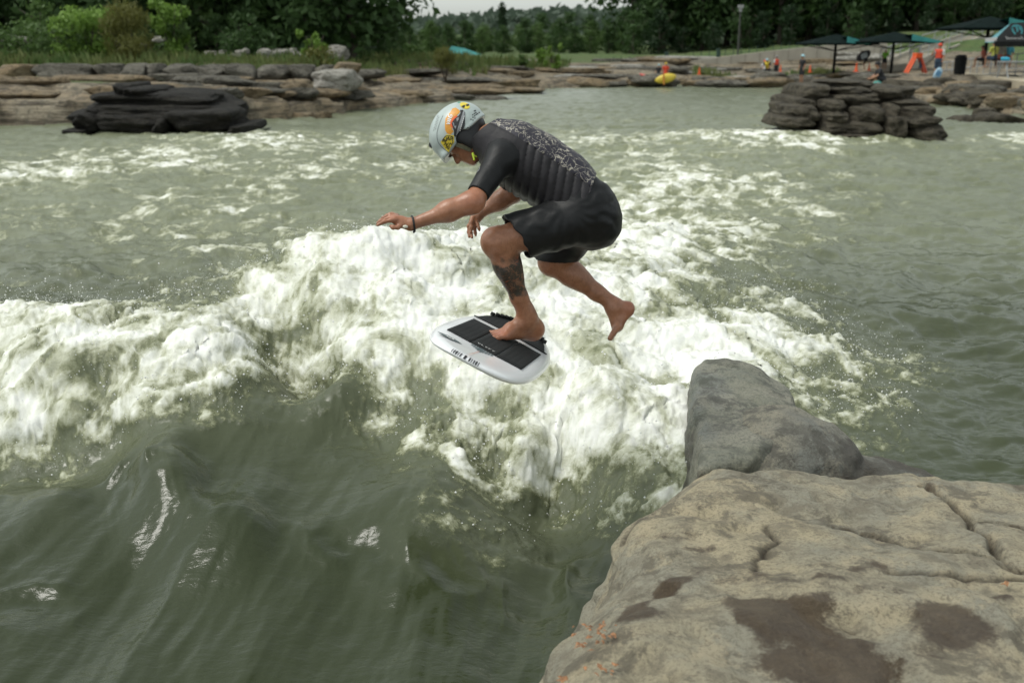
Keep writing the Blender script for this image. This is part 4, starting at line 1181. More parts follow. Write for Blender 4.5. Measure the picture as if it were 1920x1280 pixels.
# ================================================================== banks, woods and the far shore
RIVER_PX = [(-700,252),(-300,245),(0,237),(130,236),(340,231),(470,226),(570,217),(700,204),(830,191),(900,177),(1010,167),(1100,163),(1190,161),(1270,159),(1330,155),(1400,152),(1560,154),(1640,170),(1700,183),(1760,193),(1830,204),(1890,214),(1960,222),(2200,235),(2700,245)]
_rs = [on(u, v, 0)[:2] for u, v in RIVER_PX]
_rs = [np.array((-26., 22.)) if i == 0 else p for i, p in enumerate(_rs)]
RIVER_POLY = np.array(_rs + [np.array((60., 5.)), np.array((60., -20.)), np.array((-60., -20.)), np.array((-60., 22.))])
LAND = [(-300,152,36),(0,152,36),(300,152,37),(600,150,39),(-300,128,41),(0,127,41),(300,126,42),(600,124,45),(0,113,60),(400,111,62),(700,110,70),(750,140,50),(700,158,46),(850,130,56),(850,118,62),(1000,130,62),(1000,116,75),(900,108,85),
        (1100,130,68),(1150,116,80),(1250,113,76),(1150,101,100),(1300,146,62),(1450,146,62),(1560,146,60),(1300,131,68),(1450,131,66),(1600,131,66),(1700,134,62),(1750,140,56),(1350,108,82),(1450,100,86),(1600,98,80),(1600,76,90),(1500,86,88),(1700,82,80),(1850,74,78),(1850,54,92),(1950,50,92),(1720,60,92),(2200,56,92),
        (1750,170,46),(1850,188,40),(1920,196,36),(1800,158,50),(2100,190,38),(2300,200,34),(1700,100,76),(1850,95,72),(2200,90,70),(2500,120,60),
        (-200,104,90),(300,104,95),(700,100,110),(960,96,140),(1200,92,140),(1400,82,130),(1700,50,120),(2000,40,130),(-600,110,80)]
_ld = np.array([far(u, v, y) for u, v, y in LAND])
_lf = _fanc(_ld[:, 0], _ld[:, 1])
def land_base(x, y):
    x = np.asarray(x, float); y = np.asarray(y, float)
    z = _shep(_lf, _ld[:, 2], _fanc(x, y), 2.0, 4e-4)
    z = z + np.clip(y - 150, 0, 400) * .02
    return z
def land_z(x, y):
    x = np.asarray(x, float); y = np.asarray(y, float)
    sd = poly_sd(RIVER_POLY, x, y) + n2(x * .35, y * .35, 201) * .8 + n2(x * 1.1, y * 1.1, 202) * .3
    b = land_base(x, y)
    t = x / y
    bench = .66 - .30 * sstep(-.30, -.12, t) - .12 * sstep(-.12, .0, t)
    # ledges: steps of limestone
    r = bench + .17 * np.clip(sd, 0, 40)
    q = r / .22 + n2(x * .25, y * .6, 203) * .8
    r = (np.floor(q) + sstep(.72, 1.0, q - np.floor(q)) - n2(x * .25, y * .6, 203) * .8) * .22
    near_b = np.minimum(b, r)
    z = np.where(sd > 0, near_b, -.9)
    z = np.where((sd > -.25) & (sd <= 0), -.9 + (sd + .25) / .25 * (.9 + np.minimum(b, bench)), z)
    z = z + (n2(x * .8, y * .8, 204) * .05 + n2(x * 2.5, y * 2.5, 205) * .025) * (sd > 0) * (1 - sstep(60, 90, y) * .5)
    return z, sd
def land():
    ys = [17.0]
    while ys[-1] < 420: ys.append(ys[-1] * 1.0085)
    ys = np.array(ys); ts = np.linspace(-.95, .95, 420)
    Y, T = np.meshgrid(ys, ts, indexing='ij'); X = Y * T
    z, sd = land_z(X.ravel(), Y.ravel())
    nr, nc = Y.shape
    i = np.arange((nr - 1) * nc).reshape(nr - 1, nc)[:, :-1].ravel()
    x, y = X.ravel(), Y.ravel(); t_ = x / y
    # where grass grows: top of the left bank, the lawn on the right
    g = sstep(3.6, 5.4, sd + n2(x * .3, y * .3, 206) * 2.0) * (1 - sstep(-.02, .06, t_)) + sstep(9.5, 11.5, sd + n2(x * .2, y * .2, 207) * 1.2) * sstep(-.02, .06, t_)
    g = np.where((t_ > .15) & (y < 70 - 9 * sstep(.36, .46, t_)), 0, g)
    g = np.maximum(g, sstep(85, 95, y))
    me = mesh_of('land', np.stack([x, y, z], 1), np.stack([i, i + 1, i + nc + 1, i + nc], 1), {'grass': np.clip(g, 0, 1)})
    t = NT('bank ground'); p = t.pos(); a = t.attr('grass')
    nb = t.cn(p, .5, 5, .6); nf = t.cn(p, 3.2, 7, .68)
    st = t.cn(t.scale(p, (.35, .5, 6)), 1.8, 7, .66, .6)
    rock = t.mix(t.ramp(st, [(.2, 0.0), (.6, 1.0)]), (.075, .060, .040), t.mix(nb, (.26, .20, .125), (.27, .235, .17)))
    rock = t.mix(t.ramp(nf, [(.1, .8), (.5, 0.0)]), rock, (.075, .068, .05))
    gr = t.mix(nf, (.045, .085, .02), (.095, .145, .036))
    gr = t.mix(t.ramp(nb, [(.5, 0.0), (.7, .5)]), gr, (.10, .105, .04))
    m = t.ramp(t.math('ADD', a, t.math('MULTIPLY', t.math('SUBTRACT', nf, .5), .35)), [(.4, 0.0), (.6, 1.0)])
    tag(obj('ground', me, t.bsdf(t.mix(m, rock, gr), .9, Normal=t.bump(nf, .6, .15))), kind='structure')
land()
def zl(x, y): return float(land_z(np.array([x]), np.array([y]))[0][0])

# ---- rocks
_balls = {}
def cube_ball(n):
    if n in _balls: return _balls[n]
    L = np.linspace(-1, 1, n + 1); V = []; F = []; key = {}
    def vid(p):
        k = tuple(np.round(p, 4))
        if k not in key: key[k] = len(V); V.append(p)
        return key[k]
    for ax in range(3):
        for s in (-1, 1):
            for i in range(n):
                for j in range(n):
                    q = []
                    for a, b in ((0, 0), (1, 0), (1, 1), (0, 1)):
                        p = np.zeros(3); p[ax] = s; p[(ax + 1) % 3] = L[i + a]; p[(ax + 2) % 3] = L[j + b]; q.append(vid(p))
                    F.append(q if s > 0 else q[::-1])
    _balls[n] = (np.array(V), F); return _balls[n]
def rock_me(seed, size, square=3.0, rough=.10, n=12, strata=.06, facet=.85):
    """boulder with its base at z=0; square: 2 = round, 8 = blocky"""
    V, F = cube_ball(n)
    V = V / ((np.abs(V) ** square).sum(1) ** (1 / square))[:, None]
    _fr = np.random.default_rng(seed)
    for _ in range(9):
        d = _fr.normal(size=3); d[2] *= .7; d /= np.linalg.norm(d); ex = np.maximum(0, V @ d - _fr.uniform(.72, .98)); V = V - d * ex[:, None] * facet
    W = V * np.array(size) / 2
    c = 2.2 / max(size); d = n3(V[:, 0] * 1.3, V[:, 1] * 1.3, V[:, 2] * 1.3, seed) * rough * 1.6 + n3(V[:, 0] * 3.1, V[:, 1] * 3.1, V[:, 2] * 3.1, seed + 3) * rough * .8 + n3(V[:, 0] * 7, V[:, 1] * 7, V[:, 2] * 7, seed + 5) * rough * .35
    d = d + (1 - np.abs(n3(V[:, 0] * .7, V[:, 1] * .7, W[:, 2] * 3.5, seed + 7)) * 2) * strata
    W = W * (1 + d)[:, None]
    W[:, 2] += size[2] / 2
    return mesh_of('rock', W, np.array(F))
def m_stone(name, c0, c1, dark, rough=.85):
    t = NT(name); p = t.pos()
    a = t.cn(p, 1.3, 5, .6, .5); b = t.cn(t.scale(p, (1, 1, 2.6)), 3.2, 8, .72, .7); f = t.cn(p, 18, 5, .65)
    c = t.mix(a, c0, c1); c = t.mix(t.ramp(b, [(.15, .9), (.55, 0.0)]), c, dark); c = t.mix(t.ramp(f, [(.2, .5), (.6, 0.0)]), c, tuple(x * .6 for x in c0))
    return t.bsdf(c, rough, **{'Specular IOR Level': .25}, Normal=t.bump(t.math('ADD', b, t.math('MULTIPLY', f, .4)), .8, .10))
M_TAN = m_stone('tan bank stone', (.29, .215, .125), (.30, .25, .175), (.065, .050, .032))
M_GREY = m_stone('grey weathered stone', (.15, .14, .115), (.23, .215, .175), (.030, .027, .022))
M_PALE = m_stone('pale stone', (.42, .40, .35), (.52, .50, .45), (.17, .155, .125))
M_DARK = m_stone('dark wet stone', (.022, .020, .016), (.040, .036, .028), (.008, .007, .006), .75)
M_STACK = m_stone('brown-grey stone', (.095, .083, .060), (.140, .122, .090), (.022, .019, .014), .8)
def rock(name, x, y, z, size, seed, m, label, square=3.0, rz=0.0, rough=.10, group=None, tilt=0.0, n=9, strata=.04, parent=None):
    o = obj(name, rock_me(seed, size, square, rough, n, strata), m, parent)
    o.location = (x, y, z); o.rotation_euler = (tilt, tilt * .6, rz)
    if parent is None: tag(o, label, 'rock', group)
    return o
# stones of one grown-together outcrop, measured off the photo: (u0, v0, u1, v1) and how far each stands forward
def outcrop(root, stones, y0, m, z_base, seed, depth=2.6, core=True):
    bx = np.array(stones)[:, :4]; u0, v0, u1, v1 = bx[:, 0].min(), bx[:, 1].min(), bx[:, 2].max(), bx[:, 3].max()
    for i, (a, b, c, d, fw) in enumerate(stones):
        y = y0 - fw
        p0, p1 = far(a, d, y), far(c, b, y)
        w, h = p1[0] - p0[0], p1[2] - p0[2]
        dp = depth * (.75 + .25 * ((i * 37) % 10) / 10)
        o = obj('stone', rock_me(seed + i, (w * 1.03, dp, h * 1.34), 5.0, .07, 16, .06, .35), m, None)
        o.location = ((p0[0] + p1[0]) / 2 - root.location[0], y + dp / 2 - root.location[1], p0[2] - h * .06 - root.location[2])
        o.parent = root
    cw, ch_ = far(u0 + (u1 - u0) * .12, v1, y0)[0], far(u0 + (u1 - u0) * .88, v1, y0)[0]; zb = far(u0, v1 + 8, y0)[2]; zt = far(u0, v0 + (v1 - v0) * .10, y0)[2]
    o = obj('core', rock_me(seed + 90, (ch_ - cw, depth * 1.2, zt - zb), 3.0, .06, 12, .05, .2), m, None); o.location = ((cw + ch_) / 2 - root.location[0], y0 + depth * .62 - root.location[1], zb - root.location[2]); o.parent = root
    return root
ST = [(110,385,390,450,.9),(390,420,890,512,1.0),(900,410,1060,572,1.05),(1010,380,1375,445,.85),(1060,440,1402,548,1.0),(1080,540,1412,592,1.1),(150,298,430,388,.6),(415,330,632,412,.7),(640,318,905,442,.75),(910,295,1010,412,.7),(1010,300,1312,402,.68),
      (220,232,382,302,.35),(380,245,660,327,.42),(660,275,892,327,.45),(890,245,1252,312,.4),(285,150,515,247,.1),(515,145,822,197,.0),(510,195,882,277,.15),(820,158,1142,247,.1),(450,103,862,152,-.4),(700,135,1110,170,-.5),(400,500,940,540,1.0)]
_p = on(1640, 262, 0)
root = tag(empty('rock_outcrop', (_p[0], _p[1], 0)), 'big grey-brown outcrop of stacked rounded stones standing in the river', 'rock')
outcrop(root, [(1440 + a / 4, 130 + b / 4, 1440 + c / 4, 130 + d / 4, f) for a, b, c, d, f in ST], 23.9, M_STACK, 0, 300, 2.8)
SL = [(565,450,645,510,0),(625,465,752,512,.1),(740,488,815,506,.0),(465,498,1042,565,.15),(400,552,1122,605,.35),(335,585,860,650,.55),(620,590,1155,650,.5),(335,600,500,690,.6),(480,615,860,695,.75),(840,600,1165,710,.8),(285,676,432,704,.9),(1150,662,1248,708,.8),(760,630,850,700,.85),(400,560,520,610,.4)]
_p = on(285, 252, 0)
root = tag(empty('rock_outcrop', (_p[0], _p[1], 0)), 'low black layered outcrop in the water before the left bank', 'rock')
outcrop(root, [(a / 2.743, b / 2.743, c / 2.743, d / 2.743, f) for a, b, c, d, f in SL], 26.2, M_DARK, 0, 340, 3.0)
# row of squared blocks along the left bank
def block_row():
    names = ['leftmost low brown block of the squared row on the left bank', 'long dark undercut block in the squared row on the left bank', 'smooth grey block right of the long undercut one on the left bank', 'split grey block in the middle left of the bank row', 'pale upright grey block with a straight right edge in the bank row',
             'dark hollowed block behind the black outcrop', 'dark rounded block beside the hollowed one in the bank row', 'light grey cracked block in the middle of the bank row', 'long low block with a pale top in the bank row', 'short dark block just left of the white boulder', 'small block half behind the white boulder', 'last pale block of the row above the white boulder']
    for i, (a, b, v0, v1) in enumerate([(-60,155,338,405),(158,472,330,408),(486,606,334,404),(602,738,332,406),(736,826,333,430),(828,1010,334,430),(1000,1158,336,430),(1154,1300,334,416),(1298,1478,338,412),(1474,1602,338,408),(1598,1708,340,402),(1700,1850,325,365)]):
        y = 35.6 + i * .12; p0, p1 = far(a / 2.743, v1 / 2.743, y), far(b / 2.743, v0 / 2.743, y)
        w, h = p1[0] - p0[0], p1[2] - p0[2]
        rock('limestone_block', (p0[0] + p1[0]) / 2, y + .5, p0[2] - .12, (w * .99, 1.3, h + .14), 400 + i, M_GREY if i not in (0, 11) else M_TAN, names[i], 7.0, 0, .05, 'squared blocks along the left bank', n=10)
block_row()
def px_rock(name, u0, v0, u1, v1, y, m, label, seed, square=2.6, rough=.12, dz=.1, group=None, dep=.9):
    p0, p1 = far(u0, v1, y), far(u1, v0, y)
    w, h = p1[0] - p0[0], p1[2] - p0[2]
    return rock(name, (p0[0] + p1[0]) / 2, y + w * dep / 2, p0[2] - dz, (w * 1.05, w * dep, h + dz * 1.2), seed, m, label, square, 0, rough, group, n=12)
px_rock('boulder', 583, 132, 669, 174, 36, M_PALE, 'large white boulder resting on the left bank ledges', 430, 2.8, .14)
px_rock('boulder', 521, 151, 588, 189, 34.5, M_TAN, 'tan wedge-shaped boulder just left of the white boulder', 431, 2.4, .13)
px_rock('boulder', 610, 86, 650, 114, 52, M_PALE, 'pale grey boulder in the grass above the left bank blocks', 432)
px_rock('boulder', 1182, 141, 1276, 163, 58, M_GREY, 'low grey rock in the river under the yellow kayak', 433, 2.3, .15)
px_rock('boulder', 1418, 136, 1484, 161, 59, M_GREY, 'brown rock at the far waterline beside the wading child', 434, 2.2, .15)
px_rock('boulder', 1500, 148, 1536, 161, 60, M_STACK, 'small dark rock right of the wading child', 435, 2.2, .12)
px_rock('boulder', 1832, 205, 1872, 222, 33, M_STACK, 'small flat rock on top of the right bank shoal', 436, 3, .12)
px_rock('boulder', 1790, 219, 1846, 234, 31.5, M_STACK, 'low brown rock at the left end of the right shoal', 437, 2.3, .12)
px_rock('boulder', 1838, 214, 1935, 244, 31, M_STACK, 'long brown rock awash near the right frame edge', 438, 2.6, .14)
px_rock('boulder', 1610, 168, 1662, 184, 38, M_STACK, 'flat dark rock behind the stacked outcrop', 439, 3, .1)
_rr = random.Random(11)
def scatter_slabs():
    k = 0
    while k < 70:                                    # ledges of the left and middle bank
        u = _rr.uniform(-60, 1180); v = _rr.uniform(118, 236)
        p = on(u, v, .5); z, sd = land_z(p[:1], p[1:2])
        if not (-.1 < sd[0] < 7.5): continue
        s = _rr.uniform(.6, 1.0) * (1.0 + .5 * (p[1] > 45))
        rock('ledge_rock', p[0], p[1], z[0] - .12, (s * _rr.uniform(1.8, 4.0), s * _rr.uniform(.8, 1.6), _rr.uniform(.22, .42)), 500 + k, M_TAN if _rr.random() < .65 else M_GREY, 'flat weathered limestone slab in the layered ledges of the left bank', 4.5, _rr.uniform(-.35, .35), .09, 'limestone slabs in the left bank ledges', _rr.uniform(-.05, .05), 7)
        k += 1
    k = 0
    while k < 70:                                    # right bank
        u = _rr.uniform(1640, 2080); v = _rr.uniform(146, 232)
        p = on(u, v, .4); z, sd = land_z(p[:1], p[1:2])
        if not (-.2 < sd[0] < 10) or p[1] > 52: continue
        s = _rr.uniform(.5, 1.0)
        rock('shore_rock', p[0], p[1], z[0] - .12, (s * _rr.uniform(1.2, 3.0), s * _rr.uniform(.8, 1.6), _rr.uniform(.25, .55)), 600 + k, (M_TAN, M_GREY, M_STACK)[k % 3], 'flat brown-grey rock among the rubble of the right bank', 3.6, _rr.uniform(-.5, .5), .11, 'rocks of the right bank', _rr.uniform(-.08, .08), 7)
        k += 1
    for k in range(40):                              # far waterline
        u = _rr.uniform(1000, 1640); v = _rr.uniform(150, 161); p = on(u, v, .1)
        s = _rr.uniform(.6, 1.5)
        rock('shore_rock', p[0], p[1] + .3, -.05, (s * 2.2, s, _rr.uniform(.3, .6)), 700 + k, (M_GREY, M_TAN)[k % 2], 'grey rock at the waterline of the far shore', 2.8, _rr.uniform(-.5, .5), .13, 'rocks of the far shoreline', 0, 6)
    for k in range(60):                              # shelving far bank
        u = _rr.uniform(990, 1660); v = _rr.uniform(131, 149); p = on(u, v, .45); s = _rr.uniform(.6, 1.4); z, sd = land_z(p[:1], p[1:2])
        if sd[0] < .3: continue
        rock('shelf_rock', p[0], p[1], z[0] - .15, (s * 3.6, s * 1.2, _rr.uniform(.25, .45)), 840 + k, (M_GREY, M_PALE, M_TAN)[k % 3], 'flat stone bedded in the shelving far bank', 4.0, _rr.uniform(-.2, .2), .1, 'stones of the shelving far bank', 0, 7)
    for k in range(34):                              # white rubble
        u = _rr.uniform(335, 600); y = _rr.uniform(47, 54); p = far(u, _rr.uniform(96, 116), y); s = _rr.uniform(.2, .5)
        rock('rubble_rock', p[0], y, p[2] - .1, (s * 1.6, s, s * .8), 750 + k, M_PALE, 'white stone in the rubble heap behind the left bank bushes', 2.6, _rr.uniform(0, 3), .14, 'white rubble heap', 0, 6)
    for k in range(10):
        u = _rr.choice((_rr.uniform(0, 60), _rr.uniform(180, 330))); y = _rr.uniform(46, 52); p = far(u, _rr.uniform(76, 90), y); s = _rr.uniform(.35, .7)
        rock('rubble_rock', p[0], y, p[2] - .1, (s * 1.8, s, s * .6), 790 + k, M_PALE, 'pale stone showing through the bushes far left', 2.6, _rr.uniform(0, 3), .14, 'pale stones among the left bushes', 0, 6)
scatter_slabs()

# ---- foliage
def leaf_mat(name, c0, c1, sc=1.2):
    t = NT(name); p = t.pos()
    info = t.n('ObjectInfo').outputs['Random']
    c = t.mix(t.noise(p, sc, 4, .6), c0, c1)
    c = t.mix(t.math('MULTIPLY', info, .35), c, tuple(x * .55 for x in c0))
    d = t.n('BsdfPrincipled', {'Base Color': c, 'Roughness': .55, 'Specular IOR Level': .25})
    tr = t.n('BsdfTranslucent', {'Color': c})
    mx = t.n('MixShader', {0: .36, 1: d.outputs[0], 2: tr.outputs[0]})
    t.t.links.new(mx.outputs[0], t.out.inputs['Surface']); return t.m
L_WOOD = leaf_mat('dark woodland leaf', (.042, .086, .028), (.078, .138, .042), .8)
L_DEEP = leaf_mat('deep shade leaf', (.017, .039, .016), (.032, .064, .022), .8)
L_MID = leaf_mat('mid green leaf', (.078, .14, .04), (.125, .205, .06))
L_BRIGHT = leaf_mat('bright green leaf', (.16, .28, .05), (.24, .37, .08))
L_OLIVE = leaf_mat('olive willow leaf', (.12, .14, .035), (.18, .175, .05))
M_BARK = plain('bark', (.075, .062, .048), .9, .35, 6, .6)
def leaves(r, lobes, count, size, droop=.2, narrow=.55):
    """leaf sprays through the volume of a crown: lobes = (centre, radii)"""
    lob = np.array([l[0] for l in lobes]); rad = np.array([l[1] for l in lobes])
    w = rad.prod(1) ** .75; w /= w.sum()
    k = r.choice(len(lobes), count, p=w)
    d = r.normal(size=(count, 3)); d /= np.linalg.norm(d, axis=1)[:, None]
    rr = r.random(count) ** .45
    c = lob[k] + d * rad[k] * rr[:, None]
    a = r.normal(size=(count, 3)); a[:, 2] -= droop; a /= np.linalg.norm(a, axis=1)[:, None]
    b = np.cross(a, d + r.normal(0, .6, (count, 3))); b /= np.linalg.norm(b, axis=1)[:, None] + 1e-9
    s = size * r.uniform(.55, 1.3, count)
    nrm = np.cross(a, b)
    A = a * s[:, None]; B = b * (s * narrow)[:, None]
    V = np.stack([c - A, c + B * .9 + nrm * (s * .12)[:, None], c + A, c - B * .9 + nrm * (s * .12)[:, None]], 1).reshape(-1, 3)
    F = np.arange(count * 4).reshape(-1, 4)
    return mesh_of('crown', V, F)
def trunk_me(r, h, r0, limbs, lean=.04):
    mb = MB(); n = 6
    pts = [np.array((lean * h * (i / n) ** 2 + r.normal(0, .012 * h) * (i > 0), r.normal(0, .012 * h) * (i > 0), h * i / n)) for i in range(n + 1)]
    pts[0][2] -= .4
    mb.tube(pts, [r0 * (1 - .8 * i / n) for i in range(n + 1)], 7)
    for _ in range(limbs):
        i = r.integers(2, n); a = r.uniform(0, 6.28); L = h * r.uniform(.2, .38)
        e = np.array((math.cos(a), math.sin(a), r.uniform(.3, .9))); p = pts[i]
        mb.tube([p, p + e * L * .5 + (0, 0, .05 * L), p + e * L + (0, 0, .15 * L)], [r0 * .38, r0 * .25, r0 * .08], 5)
    return mesh_of('trunk', mb.V, mb.F)
def crown_lobes(r, h, w, n, low=.3):
    out = []
    for _ in range(n):
        z = r.uniform(low, .95); q = math.sin(math.pi * min(1, (z - low) / (1 - low) * .85 + .12)); a = r.uniform(0, 6.28); d = w * .5 * q * r.uniform(.25, .85)
        s = w * r.uniform(.16, .30)
        out.append(((d * math.cos(a), d * math.sin(a), z * h), (s, s, s * r.uniform(.6, .9))))
    return out
_tr = np.random.default_rng(21)
TREES = {}
for kind, nvar, h, w, cnt, size, low in (('broad', 4, 12, 8.5, 2600, .34, .10), ('tall', 3, 16, 8, 2900, .36, .18), ('young', 3, 7, 4.6, 1700, .22, .08)):
    TREES[kind] = [(trunk_me(_tr, h * .9, h * .018 + .04, 7), leaves(_tr, crown_lobes(_tr, h, w, 26, low), cnt, size)) for _ in range(nvar)]
def tree(kind, var, x, y, z, s, m, label, group, name='tree'):
    tm, cm = TREES[kind][var % len(TREES[kind])]
    root = tag(empty(name, (x, y, z), _rr.uniform(0, 6.28)), label, 'tree', group)
    root.scale = (s * _rr.uniform(.9, 1.15), s * _rr.uniform(.9, 1.15), s)
    t = obj('trunk', tm, M_BARK, root)
    if not cm.materials: cm.materials.append(m)
    c = bpy.data.objects.new('crown', cm); COL.objects.link(c); c.parent = root
    c.material_slots[0].link = 'OBJECT'; c.material_slots[0].material = m
    return root
def plant_trees():
    n = 0
    for row, (y0, s0, m) in enumerate(((58, .82, L_WOOD), (66, 1.0, L_DEEP), (76, 1.15, L_DEEP))):      # left wood
        for i in range(12):
            u = -230 + i * 82 + row * 30 + _rr.uniform(-22, 22)
            if u > 700 - 20 * row: continue
            y = y0 + _rr.uniform(-3, 3); x = (u - 960) / FPX * y * 1.02
            tree('broad' if (i + row) % 3 else 'tall', n, x, y, zl(x, y) - .2, s0 * _rr.uniform(.85, 1.15), m, 'dark leafy tree in the wood behind the left bank', 'trees of the left wood'); n += 1
    for i in range(20):                                                                                  # low edge of the wood
        u = -120 + i * 44 + _rr.uniform(-15, 15); y = 53 + _rr.uniform(-2, 4) + max(0, u - 500) * .06; x = (u - 960) / FPX * y * 1.02
        tree('young', n, x, y, zl(x, y) - .3, _rr.uniform(.38, .62), L_WOOD if i % 3 else L_MID, 'low bushy tree at the edge of the left wood', 'low trees edging the left wood', 'bushy_tree'); n += 1
    MID = [(700,118,1.25,'broad',L_WOOD,8),(745,112,.62,'young',L_WOOD,0),(780,115,.72,'young',L_MID,0),(815,118,.9,'young',L_WOOD,0),(850,120,.85,'young',L_MID,0),(885,122,.95,'young',L_WOOD,0),(915,125,.85,'young',L_MID,0),(943,128,1.32,'young',L_DEEP,0),(975,130,.95,'young',L_MID,0),(1010,132,1.32,'young',L_WOOD,0),(1035,134,1.0,'young',L_MID,0),(1062,134,1.36,'young',L_WOOD,0),(1098,132,1.22,'young',L_WOOD,0),(1130,128,.9,'young',L_MID,0),(1150,128,1.15,'young',L_WOOD,0),(1165,120,1.3,'young',L_WOOD,0)]
    names = ['tall rounded tree closing the right end of the left wood', 'first low tree right of the left wood under the sky gap', 'light green low tree under the lowest sky', 'round tree below the left end of the hill', 'light green bushy tree behind the grey helmet', 'middle sized tree behind the rider and teal tent', 'low light green tree left of the slim dark tree', 'slim dark tree rising into the sky', 'lower light green tree right of the slim dark one', 'tall full tree in the middle distance', 'shorter green tree between two tall ones', 'tall loose tree against the hill', 'broad tree below the right part of the hill', 'small light green tree before the right wood', 'green tree just left of the dark right wood', 'first tree of the dark right wood']
    for i, (u, y, s, k, m, _) in enumerate(MID):
        x = (u - 960) / FPX * y * 1.02
        t = tree(k, i, x, y, zl(x, y) - .3, s * (.52 if k == 'young' else .8), m, names[i], 'trees in the middle distance')
        if u == 943: t.scale = (.42, .42, .85)
    for i in range(30):
        u = 680 + i * 17 + _rr.uniform(-6, 6); y = 113 + _rr.uniform(-3, 8); x = (u - 960) / FPX * y * 1.02
        t = tree('broad', n, x, y, zl(x, y) - .8, _rr.uniform(.20, .33), (L_WOOD, L_MID, L_MID)[i % 3], 'leafy tree in the green belt across the middle distance', 'green belt in the middle distance'); n += 1
    for i in range(16):
        u = 690 + i * 32 + _rr.uniform(-8, 8); y = 104 + _rr.uniform(-4, 4); x = (u - 960) / FPX * y * 1.02
        tree('young', n, x, y, zl(x, y) - .2, _rr.uniform(.30, .52), (L_WOOD, L_MID, L_WOOD)[i % 3], 'low bush in the hedge line across the middle distance', 'hedge line in the middle distance', 'bushy_tree'); n += 1
    for row, (y0, s0, m) in enumerate(((98, 1.0, L_WOOD), (108, 1.15, L_DEEP), (122, 1.3, L_DEEP))):     # right wood
        for i in range(16):
            u = 1185 + i * 62 + row * 20 + _rr.uniform(-18, 18)
            y = y0 + _rr.uniform(-3, 3) + (4 if u < 1500 else 0); x = (u - 960) / FPX * y * 1.02
            tree('tall' if (i + row) % 2 else 'broad', n, x, y, zl(x, y) - .2, s0 * _rr.uniform(.85, 1.15), m if i % 5 else L_WOOD, 'dark tree in the dense wood behind the right lawn', 'trees of the right wood'); n += 1
    for i in range(20):
        u = 1180 + i * 46 + _rr.uniform(-12, 12); y = 94 + _rr.uniform(-2, 3); x = (u - 960) / FPX * y * 1.02
        tree('young', n, x, y, zl(x, y) - .4, _rr.uniform(.35, .6), L_DEEP if i % 4 else L_WOOD, 'dark undergrowth bush along the top of the right lawn', 'undergrowth of the right wood', 'bushy_tree'); n += 1
plant_trees()
# bushes on the left bank
def bush(u, vb, vt, wpx, y, m, label, seed, cnt=1500, size=.11, narrow=.5, droop=.0, lob=14, low=.02, spiky=False):
    r = np.random.default_rng(seed)
    p = far(u, vb, y); h = (far(u, vt, y)[2] - p[2]) * 1.12; w = wpx / FPX * y * 1.25
    root = tag(empty('bush', (p[0], y, p[2])), label, 'bush')
    mb = MB()
    for k in range(7):
        a = r.uniform(0, 6.28); e = np.array((math.cos(a) * w * .28, math.sin(a) * w * .2, h * r.uniform(.5, .9)))
        mb.tube([(0, 0, -.3), e * .5 + (0, 0, .05), e], [.03, .02, .008], 5)
    obj('stems', mesh_of('stems', mb.V, mb.F), M_BARK, root)
    if spiky:
        lb = [((r.normal(0, w * .20), r.normal(0, w * .15), h * z), (w * .12, w * .12, h * .12)) for z in r.uniform(.1, .95, lob)]
    else:
        lb = crown_lobes(r, h, w, lob, low)
    obj('foliage', leaves(r, lb, cnt, size, droop, narrow), m, root, False)
bush(165, 128, 2, 95, 44, L_BRIGHT, 'tall light green leafy bush above the left bank', 801, 2200, .12)
bush(105, 128, 45, 100, 43, L_MID, 'dark green bush left of the tall light green one', 802, 1600)
bush(125, 122, 40, 60, 42.5, L_BRIGHT, 'lower light green bush in front of the tall one', 803, 1000, .1)
bush(245, 124, 22, 95, 42, L_OLIVE, 'olive feathery willow bush above the left bank', 804, 3600, .16, .14, -1.2, 20)
bush(325, 118, 5, 70, 44, L_BRIGHT, 'upright light green sapling bush right of the olive willow', 805, 1500, .12, .5, 0, 18, .02, True)
bush(340, 120, 55, 80, 44.5, L_MID, 'green bush at the foot of the upright sapling', 806, 1300)
bush(20, 128, 70, 120, 42, L_MID, 'low dark bush at the left frame edge', 807, 1600)
bush(470, 100, 55, 110, 52, L_WOOD, 'dark bush behind the white rubble', 808, 1500, .14)
bush(592, 122, 62, 48, 44, L_BRIGHT, 'small bright green sapling near the pale boulder', 809, 900, .1, .5, 0, 12, .02, True)
bush(600, 125, 102, 60, 43.5, L_OLIVE, 'low olive shrub at the foot of the small sapling', 810, 700, .09)
bush(835, 140, 102, 48, 48, L_OLIVE, 'round olive grass clump on the rocky point', 811, 1800, .15, .10, -1.5)
bush(1036, 132, 88, 22, 62, L_BRIGHT, 'bright green slender shrub at the tip of the rocky point', 812, 700, .12, .5, 0, 10, .02, True)
bush(1016, 118, 96, 20, 64, L_BRIGHT, 'small bright shrub beside the slender one on the point', 813, 400, .12)
bush(980, 125, 104, 16, 62, L_MID, 'thin green shrub left of the bright shrubs on the point', 814, 300, .1)
bush(668, 112, 80, 70, 60, L_MID, 'green bush at the right end of the left wood', 815, 900, .14)
bush(765, 112, 92, 60, 66, L_MID, 'low green bush behind the grassy point', 816, 700, .14)
